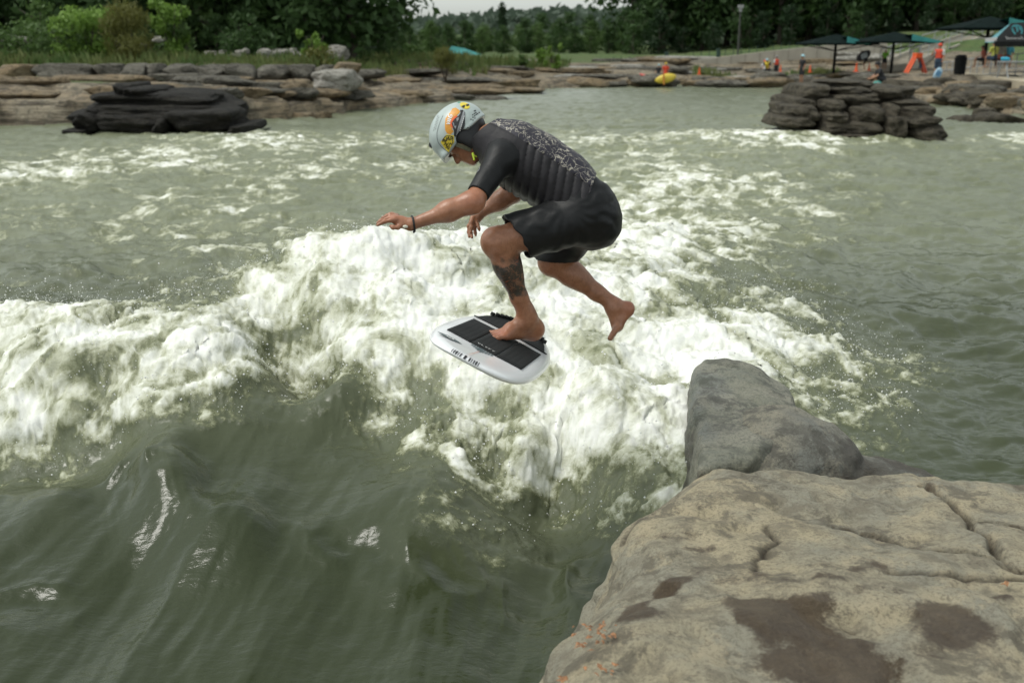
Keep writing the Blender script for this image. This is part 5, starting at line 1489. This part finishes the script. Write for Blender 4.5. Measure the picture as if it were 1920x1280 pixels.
# grasses
def grass():
    r = np.random.default_rng(31); V = []; F = []; col = []
    def tuft(x, y, z, h, n):
        for _ in range(n):
            a = r.uniform(0, 6.28); L = h * r.uniform(.5, 1.1); w = .012 + .012 * h
            b = np.array((x + r.normal(0, .12), y + r.normal(0, .12), z - .03)); d = np.array((math.cos(a), math.sin(a), 0)) * L * r.uniform(.1, .5); e = np.array((-math.sin(a), math.cos(a), 0)) * w * (1 + y / 60)
            i = len(V); V.extend([b - e, b + e, b + d * .4 + (0, 0, L * .65) + e * .7, b + d + (0, 0, L), b + d * .4 + (0, 0, L * .65) - e * .7]); F.append((i, i + 1, i + 2, i + 3, i + 4))
    u = r.uniform(-150, 1060, 9000); y = 38.5 + 34 * r.random(9000) ** 1.5; x = (u - 960) / FPX * y
    z, sd = land_z(x, y); keep = np.nonzero(sd > 4.2 + 1.5 * n2(x * .3, y * .3, 206))[0][:5200]
    for k in keep: tuft(x[k], y[k], z[k], r.uniform(.25, .8), 7)
    u = r.uniform(1290, 1560, 500); y = 67 + r.random(500) * 2; x = (u - 960) / FPX * y; z = land_z(x, y)[0]
    for k in range(500): tuft(x[k], y[k], z[k], r.uniform(.2, .6), 5)
    t = NT('bank grass'); n = t.noise(t.pos(), .55, 4); n_ = t.noise(t.pos(), 6, 3)
    c = t.mix(t.ramp(n, [(.35, 0.0), (.65, 1.0)]), (.09, .16, .036), (.18, .20, .062)); c = t.mix(t.ramp(n_, [(.5, 0.0), (.75, .6)]), c, (.17, .14, .07))
    tag(obj('bank_grass', mesh_of('grass', V, F), t.bsdf(c, .7), None, False), 'rough green and straw grass on top of the bank', 'grass', kind='stuff')
grass()
# wooded hill far behind, and two added rises that block the sky
def hills():
    Vs = []
    def hill(name, u0, u1, y, top, seed, label, m):
        r = np.random.default_rng(seed); us = np.linspace(u0, u1, 60); V = []; F = []
        rows = 14
        for j in range(rows + 1):
            q = j / rows
            for u in us:
                v = np.interp(u, [t[0] for t in top], [t[1] for t in top]); yy = y + (q) * y * .35
                zt = far(u, v, y * 1.3)[2]
                V.append(((u - 960) / FPX * yy, yy, -1 + (zt + 1) * math.sin(q * math.pi / 2) + r.normal(0, .006 * y * .3)))
        n = len(us)
        F = [(j * n + i, j * n + i + 1, (j + 1) * n + i + 1, (j + 1) * n + i) for j in range(rows) for i in range(n - 1)]
        tag(obj(name, mesh_of(name, V, F), plain('woodland floor ' + str(seed), (.025, .04, .018), .9, .4, .08)), kind='structure')
        V = np.array(V); k = r.integers(0, len(V), 5200); c = V[k] + r.normal(0, y * .012, (5200, 3)) * (1, 1, .25)
        c[:, 2] = V[k, 2] + r.uniform(0, y * .012, 5200)
        s = y * .0075
        d = r.normal(size=(5200, 3)); d /= np.linalg.norm(d, axis=1)[:, None]; b = np.cross(d, r.normal(size=(5200, 3))); b /= np.linalg.norm(b, axis=1)[:, None]
        W = np.stack([c - d * s, c + b * s * .6, c + d * s, c - b * s * .6], 1).reshape(-1, 3)
        tag(obj('far_woodland', mesh_of('woodland', W, np.arange(5200 * 4).reshape(-1, 4)), m, None, False), label, 'woodland', kind='stuff')
    hill('hill', 560, 1420, 330, [(560,80),(700,66),(778,58),(860,52),(928,43),(1045,37),(1160,35),(1420,35)], 41, 'green wooded hill on the horizon in the middle', leaf_mat('haze-tinted hill leaf', (.085, .12, .085), (.115, .155, .11), .05))  # distance haze is put into the leaf colour, paler and cooler
    hill('hill', -700, 700, 120, [(-700,-180),(500,-150),(640,-60),(700,20)], 42, 'added dark wooded rise blocking the sky behind the left wood', L_DEEP)
    hill('hill', 1180, 2700, 165, [(1180,-10),(1240,-80),(1400,-150),(2700,-190)], 43, 'added dark wooded rise blocking the sky behind the right wood', L_DEEP)
hills()
# ================================================================== the far shore: works, kit and people
def conc(name, col, v=.12): return plain(name, col, .85, v, 1.2, .25)
M_CONC = conc('pale concrete', (.37, .34, .28)); M_CONC2 = conc('warm platform concrete', (.36, .31, .22)); M_STEEL = plain('grey galvanised steel', (.30, .31, .31), .45, .15, 6)
M_BLK = plain('black powder coat', (.010, .011, .011), .7, .3, 5, **{'Specular IOR Level': .15}); M_SAILD = plain('dark shade cloth', (.006, .012, .011), .9, .3, 3, **{'Specular IOR Level': .05}); M_TEAL = plain('teal shade cloth', (.04, .24, .23), .7, .2, 3)
M_ORG = plain('orange plastic', (.72, .10, .02), .45, .1, 5)
# retaining wall
def wall():
    mb = MB(); y0, y1 = 74, 73
    top = [(1262,119),(1330,110),(1420,99),(1500,90),(1580,83),(1664,77)]; bot = [(1262,128),(1330,125),(1420,120),(1500,116),(1580,113),(1664,110)]
    ft = [far(u, v, y0) for u, v in top]; fb = [far(u, v + 14, y0) for u, v in bot]
    n = len(ft); V = [*ft, *fb, *[p + (0, .5, 0) for p in ft], *[p + (0, .5, 0) for p in fb]]
    F = []
    for i in range(n - 1):
        F += [(n + i, n + i + 1, i + 1, i), (i, i + 1, 2 * n + i + 1, 2 * n + i), (3 * n + i, 2 * n + i, 2 * n + i + 1, 3 * n + i + 1)]
    F += [(0, 2 * n, 3 * n, n), (n - 1, 2 * n - 1, 4 * n - 1, 3 * n - 1)]
    mb.add(V, F); o = mb.build('retaining_wall', M_CONC); tag(o, 'long pale concrete retaining wall sloping up across the far shore', 'wall')
    # joints
    for i in range(14):
        u = 1290 + i * 27; vt = np.interp(u, [a for a, _ in top], [b for _, b in top]); vb = np.interp(u, [a for a, _ in bot], [b for _, b in bot]) + 12
        m2 = MB(); a, b = far(u, vt + 1, y0), far(u, vb, y0); m2.box((a[0] - .02, y0 - .012, b[2]), (a[0] + .02, y0 + .1, a[2])); m2.build('joint', plain('wall joint', (.22, .2, .165), .9), o)
wall()
# platform
PL = .78
def platform():
    e = [on(1742, 132, PL), on(1800, 137, PL), on(1860, 145, PL), on(1930, 155, PL), on(2150, 178, PL), on(2500, 200, PL)]
    bk = [on(2600, 126, PL), on(1750, 122, PL)]
    top = e + bk; n = len(top)
    V = [*[np.array(p) for p in top], *[np.array((p[0], p[1], -.4)) for p in top]]
    F = [tuple(range(n))[::1]] + [(i, n + i, n + (i + 1) % n, (i + 1) % n) for i in range(n)]
    me = mesh_of('platform', V, F)
    bm = bmesh.new(); bm.from_mesh(me); bmesh.ops.recalc_face_normals(bm, faces=bm.faces[:]); bm.to_mesh(me); bm.free()
    tag(obj('paved_platform', me, M_CONC2, None, False), kind='structure')
    m2 = MB(); dk = plain('dark concrete edge', (.12, .105, .075), .9, .4, 2.5)  # darker brown sheet over the front face, below the rim
    for i in range(5):
        a, b = e[i], e[i + 1]; d = (b - a) / np.linalg.norm(b - a); q = np.array((-d[1], d[0], 0)); q = q if q[1] < 0 else -q
        m2.add([a + q * .03 - (0, 0, .10), b + q * .03 - (0, 0, .10), b + q * .03 - (0, 0, 1.2), a + q * .03 - (0, 0, 1.2)], [(0, 1, 2, 3)])
    tag(m2.build('platform_face', dk), kind='structure')
platform()
def shade(u, vtop, vfoot, y, wpx, label, panel, seed):
    p = far(u, vfoot, y); h = far(u, vtop, y)[2] - p[2]; w = wpx / FPX * y / 2 * .82
    root = tag(empty('shade_canopy', (p[0], y, p[2])), label, 'canopy', 'dark shade canopies on the far shore')
    MB().tube([(0, 0, -.3), (0, 0, h)], .09, 8).build('post', M_BLK, root, True)
    mb = MB(); c = [(-w, -w * .8, h - .45), (w, -w * .8, h - .45), (w, w * .8, h - .45), (-w, w * .8, h - .45)]
    V = [*c, (0, 0, h + .12), *[(a * .98, b * .98, z - .1) for a, b, z in c]]
    mb.add(V, [(0, 1, 4), (1, 2, 4), (2, 3, 4), (3, 0, 4), (0, 5, 6, 1), (1, 6, 7, 2), (2, 7, 8, 3), (3, 8, 5, 0)]); mb.build('canopy_cloth', M_SAILD, root)
    for a, b, z in c: MB().tube([(0, 0, h - .9), (a * .9, b * .9, z - .05)], .03, 5).build('strut', M_BLK, root)
    a0, a1, v0, v1 = panel
    q = lambda s, t: (s * w, -w * .82, h - .45 + t)
    MB().add([q(a0, v0 + .42), q(a1, v1), q(a1 * .9, v1 - .10), q(a0, v0 + .05)], [(0, 1, 2, 3)]).add([(a0 * w, -w * .2, h - .1), (a1 * w, -w * .82, h - .45 + v1), q(a0, v0 + .42)], [(0, 1, 2)]).build('teal_panel', M_TEAL, root)
shade(1563, 68, 132, 66, 150, 'left dark shade canopy on a thin post above the orange cones', (.05, .75, 0, .0), 1)
shade(1671, 64, 130, 64, 165, 'middle dark shade canopy behind the red-vested person', (.15, .95, 0, .0), 2)
shade(1846, 36, 112, 54, 175, 'right dark shade canopy above the black bin and bench', (.1, .85, .05, .15), 3)
def tent():
    y = 50; p = far(1905, 112, y); root = tag(empty('pop_up_tent', (p[0], y, p[2])), 'black pop-up tent with teal emblem and white script at the right edge', 'tent')
    L = lambda u, v, yy=y: far(u, v, yy) - np.array((p[0], y, p[2]))
    MB().add([L(1862, 78), L(1990, 78), L(1950, 40, 51.5), L(1896, 44, 51.5)], [(0, 1, 2, 3)]).add([L(1862, 78), L(1896, 44, 51.5), L(1870, 70, 54)], [(0, 1, 2)]).build('roof', M_BLK, root)
    MB().add([L(1846, 80), L(1868, 80), L(1900, 50, 51.4), L(1892, 46, 51.4)], [(0, 1, 2, 3)]).build('roof_stripe', plain('pale teal cloth', (.16, .38, .42), .7, .2, 4), root)
    MB().add([L(1846, 72), L(1870, 70), L(1868, 78), L(1848, 79)], [(0, 1, 2, 3)]).build('white_flap', plain('white cloth', (.6, .6, .6), .7, .1), root)
    MB().add([L(1866, 78, 49.9), L(1990, 78, 49.9), L(1990, 88, 49.9), L(1866, 88, 49.9)], [(0, 1, 2, 3)]).build('valance', M_BLK, root)
    def flat(name, polys, m, yy):
        mb = MB()
        for pl in polys: mb.add([L(u, v, yy) for u, v in pl], [tuple(range(len(pl)))])
        mb.build(name, m, root)
    flat('script_lettering', strokes([[(1886,68),(1887.5,74),(1890,73),(1890,70.5),(1887.5,71)],[(1891,74),(1892.5,70.5),(1894,74),(1895.5,70.5),(1897,74)],[(1898,73.5),(1899.5,70.5),(1901,73.5)],[(1902,74),(1904,70.5),(1905.5,74),(1908,71)],[(1909,72.5),(1911,70.5),(1910,74),(1913,73)],[(1914,74),(1915,68),(1917,73),(1921,72)]], 1.1), plain('white print', (.45, .45, .45), .7), 49.7)
    flat('emblem', strokes([[(1896,54),(1900,49),(1908,48),(1914,51),(1917,57),(1915,64)],[(1897,52),(1899,58),(1904,65)],[(1905,50),(1908,56),(1907,60)],[(1911,51),(1914,57)]], 3.2), plain('teal print', (.05, .28, .32), .6), 49.6)
    for u, yy in ((1866, 50), (1985, 50), (1872, 54)): MB().tube([L(u, 76, yy), L(u, 122, yy)], .03, 6).build('leg', M_BLK, root)
tent()
def stairs(name, u0, v0, u1, v1, y0, y1, n, w, label):
    a, b = far(u0, v0, y0), far(u1, v1, y1); root = tag(empty(name, a), label, 'stairs'); d = b - a
    s = np.array((d[1], -d[0], 0)); s /= np.linalg.norm(s); s = s if s[0] > 0 else -s
    f = np.array((d[0], d[1], 0)) / n; rise = d[2] / n
    st = None
    for i in range(n):
        c = f * i + np.array((0, 0, rise * i)); mb = MB()
        V = [c - s * w / 2 - (0, 0, .8), c + s * w / 2 - (0, 0, .8), c + s * w / 2 + f * 1.02 - (0, 0, .8), c - s * w / 2 + f * 1.02 - (0, 0, .8)]
        V = V + [v + np.array((0, 0, .8 + rise)) for v in V]
        mb.add(V, [(0, 3, 2, 1), (4, 5, 6, 7), (0, 1, 5, 4), (1, 2, 6, 5), (2, 3, 7, 6), (3, 0, 4, 7)]); mb.build('step', M_CONC, root)
    for k in (-1, 1):
        e = s * w / 2 * k
        MB().tube([e + (0, 0, 1.0 + rise), e + d + (0, 0, 1.0)], .045, 6).tube([e + (0, 0, .55 + rise), e + d + (0, 0, .55)], .03, 6).build('hand_rail', M_STEEL, root)
        for i in range(0, n + 1, 4): MB().tube([e + d * i / n, e + d * i / n + (0, 0, 1.0)], .035, 6).build('baluster', M_STEEL, root)
        MB().add([e - (0, 0, .3) + s * .15 * k, e + d - (0, 0, .3) + s * .15 * k, e + d + (0, 0, .25) + s * .15 * k, e + (0, 0, .25) + s * .15 * k, e - (0, 0, .3), e + d - (0, 0, .3), e + d + (0, 0, .25), e + (0, 0, .25)], [(0, 1, 2, 3), (4, 7, 6, 5), (3, 2, 6, 7)]).build('side_kerb', M_CONC, root)
stairs('staircase', 1752, 96, 1836, 66, 74, 86, 16, 1.9, 'upper flight of pale concrete stairs climbing the right lawn')
stairs('staircase', 1676, 126, 1738, 99, 65, 72, 14, 1.8, 'lower flight of pale stairs behind the middle shade canopy')
def rail():
    root = tag(empty('railing', far(1790, 122, 58)), 'grey steel railing along the back of the platform', 'railing'); o = np.array(root.location)
    pts = [far(1765, 118, 60), far(1810, 112, 58), far(1860, 106, 56), far(1925, 100, 54)]
    for h in (0, -.45, -.9): MB().tube([p - o + (0, 0, h) for p in pts], .03, 5).build('rail', M_STEEL, root)
    for i in range(13):
        t = i / 12 * 3; k = min(2, int(t)); p = pts[k] + (pts[k + 1] - pts[k]) * (t - k) - o; MB().tube([p - (0, 0, 1.2), p], .03, 5).build('post', M_STEEL, root)
rail()
def fence():
    root = tag(empty('wire_fence', far(1230, 112, 77)), 'thin dark wire fence along the foot of the lawn', 'fence'); o = np.array(root.location)
    P = [far(u, np.interp(u, [1150, 1262, 1420, 1500, 1660], [113, 110, 93, 85, 74]), np.interp(u, [1150, 1660], [79, 75])) for u in range(1150, 1665, 15)]
    g = plain('dark green fence', (.02, .05, .035), .6)
    for p in P: MB().tube([p - o - (0, 0, .9), p - o + (0, 0, .25)], .025, 5).build('picket', g, root)
    for h in (-.1, -.5): MB().tube([p - o + (0, 0, h) for p in P], .012, 4).build('wire', g, root)
    for u, v0, v1 in ((1250, 97, 116), (1347, 91, 109)):
        a, b = far(u, v1, 76), far(u, v0, 76); MB().tube([a - o, b - o], .16, 8).build('thick_post', g, root)
fence()
def lamp():
    a, b = far(1384, 92, 84), far(1384, 14, 84); root = tag(empty('lamp_post', a), 'thin grey lamp post with a white head before the right wood', 'lamp post'); h = b[2] - a[2]
    MB().tube([(0, 0, -.5), (0, 0, h)], [.09, .06], 7).build('pole', plain('weathered pole', (.06, .06, .055), .7), root)
    MB().box((-.22, -.14, h - .05), (.22, .14, h + .18)).box((-.12, -.1, h - .35), (.12, .1, h - .05)).build('lamp_head', plain('white lamp housing', (.3, .3, .3), .5), root)
lamp()
def bin_():
    p = far(1800, 127, 55.5); root = tag(empty('litter_bin', (p[0], p[1], PL)), 'black litter bin on the platform', 'bin')
    MB().lathe([(.27, 0), (.29, .05), (.31, .75), (.33, .78), (.33, .84), (.25, .9)], 14).build('body', M_BLK, root, False); MB().lathe([(.30, .905), (.30, .96), (.12, 1.02), (.10, 1.02)], 14).build('lid', M_BLK, root, False)
bin_()
def bench():
    p = far(1905, 128, 49); root = tag(empty('picnic_table', (p[0], p[1], PL)), 'silver metal table at the right edge of the platform', 'table')
    MB().box((-.75, -.4, .72), (1.1, .4, .77)).build('tabletop', M_STEEL, root); MB().box((-.75, -.75, .42), (1.1, -.5, .46)).build('seat', M_STEEL, root)
    for x in (-.6, .95): MB().tube([(x, -.6, 0), (x, -.2, .72)], .04, 6).tube([(x, .5, 0), (x, .2, .72)], .04, 6).build('leg', M_STEEL, root)
    q = far(1884, 114, 49.3); k = tag(obj('blue_bag', rock_me(901, (.42, .3, .18), 3.5, .05, 7), plain('bright blue cloth', (.03, .32, .45), .6)), 'bright blue bag lying on the silver table', 'bag'); k.location = (q[0], q[1], PL + .772)
bench()
for i, (u, v, y, s, lb) in enumerate([(1311,140,64,.46,'lone orange cone left of the wading child on the far shore'),(1463,135,65,.44,'orange cone behind the yellow and red vests'),(1518.5,136,65,.46,'orange cone right of the wading child'),(1605,135,64,.58,'large orange cone left of the board carrier'),(1629,133,65,.46,'orange cone right of the board carrier')]):
    p = far(u, v, y); root = tag(empty('traffic_cone', p), lb, 'cone', 'orange cones on the far shore'); root.scale = (s, s, s)
    MB().lathe([(.20, .04), (.17, .10), (.05, .95), (.03, 1.0)], 12).build('body', M_ORG, root); MB().box((-.27, -.27, 0), (.27, .27, .045)).build('base', M_ORG, root)
def aframe():
    p = far(1718, 137, 57); root = tag(empty('folding_sign', p), 'orange A-frame folding sign on the far bank', 'sign')
    for s, m in ((-1, M_ORG), (1, plain('dark orange side', (.45, .06, .02), .5))):
        MB().tube([(s * .52, -.1, 0), (s * .06, -.1, 1.0)], .075, 4).tube([(s * .52, .3, 0), (s * .06, .3, 1.0)], .075, 4).build('leg_frame', m, root)
    MB().box((-.17, -.2, .82), (.17, .36, 1.06)).build('top_hinge', M_ORG, root)
    MB().box((.20, -.06, .25), (.27, .26, .75)).build('dark_panel', plain('navy panel', (.02, .03, .06), .6), root)
aframe()
def camp():
    p = far(866, 103, 92); root = tag(empty('tent', p), 'small teal tent in the grass behind the rider', 'tent')
    MB().add([(-1.6, 0, 0), (1.8, 0, 0), (-.9, .6, .75), (.2, .6, .55), (-1.4, 1.4, 0), (1.6, 1.4, 0)], [(0, 1, 3, 2), (2, 3, 5, 4), (0, 2, 4), (1, 5, 3)]).build('flysheet', M_TEAL, root); MB().tube([(-.9, .6, 0), (-.9, .6, .76)], .02, 5).build('pole', M_STEEL, root)
camp()
# ---- people on the far shore
M_SK = plain('skin', (.33, .17, .10), .6, .1, 9)
def dye(n, c): return plain('cloth ' + n, c, .75, .15, 9)
def figure(loc, rz, label, J, shirt, shorts, head=None, vest=None, skin_h=None, s=1.0):
    """J: joints of the pose in metres (x right, y forward, z up): hip, chest, neck, head, hands, elbows, knees, feet"""
    root = tag(empty('person', loc, rz), label, 'person', 'people on the far shore'); root.scale = (s, s, s)
    g = {k: np.array(v, float) for k, v in J.items()}
    def fld(): return Field((-.8, -.8, -.08), (.8, .8, 1.95), .024)
    f = fld(); w = .15
    sl, sr = g['chest'] + (-.19, 0, .06), g['chest'] + (.19, 0, .06); hl, hr = g['hip'] + (-.09, 0, -.02), g['hip'] + (.09, 0, -.02)
    def torso_(f, e): f.cone(g['hip'], g['chest'], .135 + e, .15 + e, .05, flat=((0, 1, 0), 1.3)); f.cone(sl, sr, .065 + e, .065 + e, .05)
    torso_(f, 0); f.cone(g['chest'], g['head'], .06, .055, .03); f.ell(g['head'], (.078, .095, .115), k=.02); f.ell(g['head'] + (0, .09, -.02), (.015, .02, .02), k=.01)
    for a, e, h in ((sl, g['el'], g['hl']), (sr, g['er'], g['hr'])):
        f.cone(a, e, .052, .042, .03); f.cone(e, h, .042, .03, .02); d = (h - e) / np.linalg.norm(h - e); f.cone(h, h + d * .10, .034, .022, .02)
    for a, k, t in ((hl, g['kl'], g['fl']), (hr, g['kr'], g['fr'])):
        f.cone(a, k, .088, .058, .04); f.cone(k, t + (0, 0, .06), .056, .036, .03); f.cone(t + (0, -.03, .035), t + (0, .15, .025), .038, .03, .02)
    obj('body', mesh_of('body', *f.mesh(1)), M_SK, root)
    if shirt:
        f = fld(); torso_(f, .018)
        for a, e in ((sl, g['el']), (sr, g['er'])): f.cone(a, a * .4 + e * .6, .068, .06, .03)
        f.cut(g['neck'], (g['neck'] - g['chest'])); obj('shirt', mesh_of('shirt', *f.mesh(1)), shirt, root)
    if vest:
        f = fld(); torso_(f, .045); f.cut(g['neck'], (g['neck'] - g['chest'])); f.cut(g['hip'] * .75 + g['chest'] * .25, g['hip'] - g['chest'])
        for a, e in ((sl, g['el']), (sr, g['er'])): f.cone(a + (a - g['chest']) * .3, a + (e - a) * .4, .1, .1, .02, sub=True)
        obj('life_vest', mesh_of('vest', *f.mesh(1)), vest, root)
    if shorts:
        f = fld(); f.cone(g['hip'] - (0, 0, .03), g['hip'] + (g['chest'] - g['hip']) * .2, .15, .15, .04)
        for a, k in ((hl, g['kl']), (hr, g['kr'])): f.cone(a, a * .25 + k * .75, .108, .092, .04)
        obj('shorts', mesh_of('shorts', *f.mesh(1)), shorts, root)
    if head:
        f = fld(); f.ell(g['head'] + (0, -.01, .035), (.11, .128, .115), k=.02); f.cut(g['head'] + (0, 0, .0), (0, .25, -1)); obj('helmet', mesh_of('helmet', *f.mesh(1)), head, root)
    else:
        f = fld(); f.ell(g['head'] + (0, -.02, .03), (.088, .10, .105), k=.02); f.cut(g['head'] + (0, .03, .0), (0, .8, -.6)); obj('hair', mesh_of('hair', *f.mesh(1)), dye('hair', (.03, .02, .015)), root)
    return root
STAND = dict(hip=(0, 0, .93), chest=(0, .01, 1.32), neck=(0, .01, 1.47), head=(0, .03, 1.62), el=(-.27, 0, 1.12), er=(.27, 0, 1.12), hl=(-.28, .10, .90), hr=(.28, .10, .90), kl=(-.10, .02, .50), kr=(.10, .02, .50), fl=(-.11, 0, .0), fr=(.11, 0, .0))
LEAN = dict(STAND, chest=(0, .20, 1.25), neck=(0, .27, 1.38), head=(0, .36, 1.48), el=(-.26, .32, 1.05), er=(.26, .32, 1.05), hl=(-.2, .5, .95), hr=(.2, .5, .95), hip=(0, -.05, .88), kl=(-.1, .12, .48), kr=(.1, .1, .48))
SIT = dict(STAND, hip=(0, 0, .48), chest=(0, .06, .88), neck=(0, .08, 1.03), head=(0, .12, 1.18), el=(-.27, .1, .68), er=(.27, .1, .68), hl=(-.18, .34, .62), hr=(.18, .34, .62), kl=(-.12, .44, .50), kr=(.12, .44, .50), fl=(-.12, .46, 0), fr=(.12, .46, 0))
CROUCH = dict(STAND, hip=(0, -.15, .30), chest=(0, .08, .66), neck=(0, .14, .80), head=(0, .2, .95), el=(-.26, .22, .48), er=(.26, .22, .48), hl=(-.16, .46, .36), hr=(.16, .46, .36), kl=(-.14, .28, .44), kr=(.14, .28, .44), fl=(-.13, .06, 0), fr=(.13, .06, 0))
PHONE = dict(STAND, er=(.32, .14, 1.18), hr=(.14, .22, 1.50), el=(-.27, .02, 1.12), hl=(-.25, .12, .92))
FLOAT = dict(STAND)
black, teal, red, yel, wht, blu, lime, navy = dye('black', (.014, .014, .016)), dye('teal', (.05, .25, .26)), dye('red', (.60, .06, .025)), dye('yellow', (.62, .46, .04)), dye('white', (.55, .55, .54)), dye('pale blue', (.32, .55, .62)), dye('lime', (.22, .60, .05)), dye('navy', (.02, .04, .07))
def up(u, v, y): p = far(u, v, y); return (p[0], p[1], p[2])
figure(up(1502, 158, 59), 1.9, 'child in a pale blue helmet and black top wading at the far shore', STAND, black, black, blu, s=.93)
figure(up(1438, 153, 60.5), 2.6, 'bending person in a yellow life vest on the far rock', LEAN, black, black, blu, yel, s=.80)
figure(up(1454, 147, 61.5), .4, 'person in white with a red life vest beside the yellow vest', STAND, wht, black, dye('grey', (.2, .2, .2)), red, s=.74)
figure(up(1433, 146, 63), 0, 'person in pale clothes and red cap left of the yellow vest', SIT, wht, black, red, s=.8)
figure(up(1756, 150, 52.5), 2.3, 'person in red helmet and red life vest holding a hand to the head', PHONE, wht, navy, red, red, s=1.02)
figure(up(1649, 163, 50), 1.5, 'crouching person in a black wetsuit above the stacked outcrop', CROUCH, black, black, black, s=1.08)
figure(up(1657, 131, 65), 2.9, 'person in a lime green shirt under the middle canopy', LEAN, lime, black, s=.75)
figure(up(1621, 131, 65), 1.3, 'person stooping under a dark board on the far shore', LEAN, dye('brown', (.12, .05, .03)), black, s=.72)
figure(up(1247, 158, 58.5), 3.1, 'person in a yellow helmet behind the yellow kayak', STAND, red, red, yel, s=.68)
figure(up(1234, 156, 59.5), 2.8, 'person in black with a pale blue helmet left of the yellow kayak', STAND, black, black, blu, s=.60)
_q = on(1297, 151, 0); figure((_q[0], _q[1], -.95), 2.4, 'swimmer in a dark red top near the far shore', STAND, dye('dark red', (.35, .03, .02)), black, dye('maroon', (.2, .02, .02)), s=.75)
_q = on(1367, 162, 0); figure((_q[0], _q[1], -1.35), 1.4, 'dark-haired swimmer low in the water beside a pale bodyboard', STAND, black, black, s=1.0)
_q = on(1338, 150, 0); figure((_q[0], _q[1], -.85), 1.4, 'dark-haired bather sunk to the shoulders at the far waterline', STAND, black, black, s=.7)
figure(up(1862, 127, 52), .3, 'seated person in a yellow-green top on the platform', SIT, dye('yellow-green', (.40, .42, .08)), navy, s=.98)
figure(up(1872, 127, 52.5), -.4, 'seated person in a grey top beside the yellow-green one', SIT, dye('warm grey', (.18, .17, .15)), dye('rust', (.25, .06, .03)), s=.98)
figure(up(1886, 127, 52.8), 2.8, 'seated person in a bright blue top behind the silver table', SIT, dye('sky blue', (.05, .30, .42)), dye('rust', (.25, .06, .03)), s=.98)
figure(up(1842, 127, 53.5), 1.2, 'seated person in a dark red top by the right canopy post', SIT, dye('brick', (.32, .08, .05)), black, s=.85)
# seats under the seated people
def stool(u, v, y, label):
    p = far(u, v, y); root = tag(empty('camp_stool', p), label, 'stool', 'camp stools on the platform')
    MB().box((-.2, -.2, .36), (.2, .2, .40)).build('seat', M_BLK, root)
    for a in (-.16, .16):
        for b in (-.16, .16): MB().tube([(a, b, 0), (a * .9, b * .9, .36)], .015, 5).build('leg', M_STEEL, root)
stool(1862, 127, 52, 'low stool under the person in the yellow-green top'); stool(1872, 127, 52.5, 'low stool under the person in the grey top'); stool(1886, 127, 52.8, 'low stool under the person in the bright blue top'); stool(1842, 127, 53.5, 'low stool under the person in the dark red top'); stool(1433, 146, 63, 'low seat under the person in the red cap')
# boards and kayaks
def hullshape(name, a, b, wid, thick, m, label, cat, upv=(0, 0, 1), n=13, blunt=.55):
    """long pointed hull between two ends"""
    a, b = np.array(a), np.array(b); d = b - a; L = np.linalg.norm(d); d /= L
    s = np.cross(d, upv); s /= np.linalg.norm(s); t = np.cross(s, d)
    o = empty(name, a); tag(o, label, cat); V = []; k = 10
    for i in range(n):
        q = i / (n - 1); r = max(.03, math.sin(math.pi * q) ** blunt)
        for j in range(k):
            an = 2 * math.pi * j / k; V.append(d * L * q + s * math.cos(an) * wid / 2 * r + t * math.sin(an) * thick / 2 * r + t * .12 * (2 * q - 1) ** 2 * wid)
    F = [(i * k + j, i * k + (j + 1) % k, (i + 1) * k + (j + 1) % k, (i + 1) * k + j) for i in range(n - 1) for j in range(k)] + [tuple(range(k - 1, -1, -1)), tuple(range((n - 1) * k, n * k))]
    obj('hull', mesh_of('hull', V, F), m, o)
    return o, d, s, t, L
yk = plain('yellow kayak plastic', (.66, .50, .06), .4, .08, 4)
o, d, s, t, L = hullshape('kayak', far(1228, 152, 57.6), far(1269, 143, 57.6), .52, .26, yk, 'yellow kayak held on edge on the low rock', 'kayak', (0, 1, 0))
MB().tube([d * L * .35 - s * .3 - t * .18, d * L * .42 + s * .3 - t * .18], .05, 5).build('carry_strap', plain('orange strap', (.55, .22, .04), .6), o)
o, d, s, t, L = hullshape('kayak', far(1198, 140, 59), far(1232, 149, 58.6), .45, .2, plain('faded red plastic', (.50, .09, .07), .5, .1, 4), 'red kayak lying on the rock left of the yellow one', 'kayak')
MB().box(tuple(d * L * .45 - .12), tuple(d * L * .55 + .12)).build('cockpit', M_BLK, o)
def plank(name, a, b, m, m2, label, wid=.5):
    o, d, s, t, L = hullshape(name, a, b, wid, .06, m, label, 'board', (0, 1, .2), 13, .4)
    MB().add([d * L * .3 - s * wid * .3 - t * .04, d * L * .3 + s * wid * .3 - t * .04, d * L * .7 + s * wid * .3 - t * .04, d * L * .7 - s * wid * .3 - t * .04], [(0, 1, 2, 3)]).build('grip_patch', m2, o)
plank('bodyboard', far(1752, 149, 51.9), far(1766, 127, 52.0), plain('pale blue board', (.38, .55, .66), .4, .1), plain('blue pattern', (.10, .25, .42), .5, .4, 12), 'pale blue bodyboard leaning by the red-vested person', .42)
plank('bodyboard', far(1606, 111, 64.5), far(1634, 98, 64.6), plain('black board', (.02, .02, .025), .5), plain('grey stripe', (.3, .34, .36), .5), 'dark board carried on a back on the far shore', .55)
plank('bodyboard', far(1637, 156, 49.6), far(1654, 162, 49.6), plain('teal board', (.10, .36, .32), .45), wht, 'small teal board in the hands of the crouching person', .35)
_q = on(1376, 161, .03); plank('bodyboard', (_q[0] - .3, _q[1], .06), (_q[0] + .7, _q[1], .08), plain('whitish board', (.55, .66, .68), .45), wht, 'pale bodyboard floating beside the dark-haired swimmer', .5)
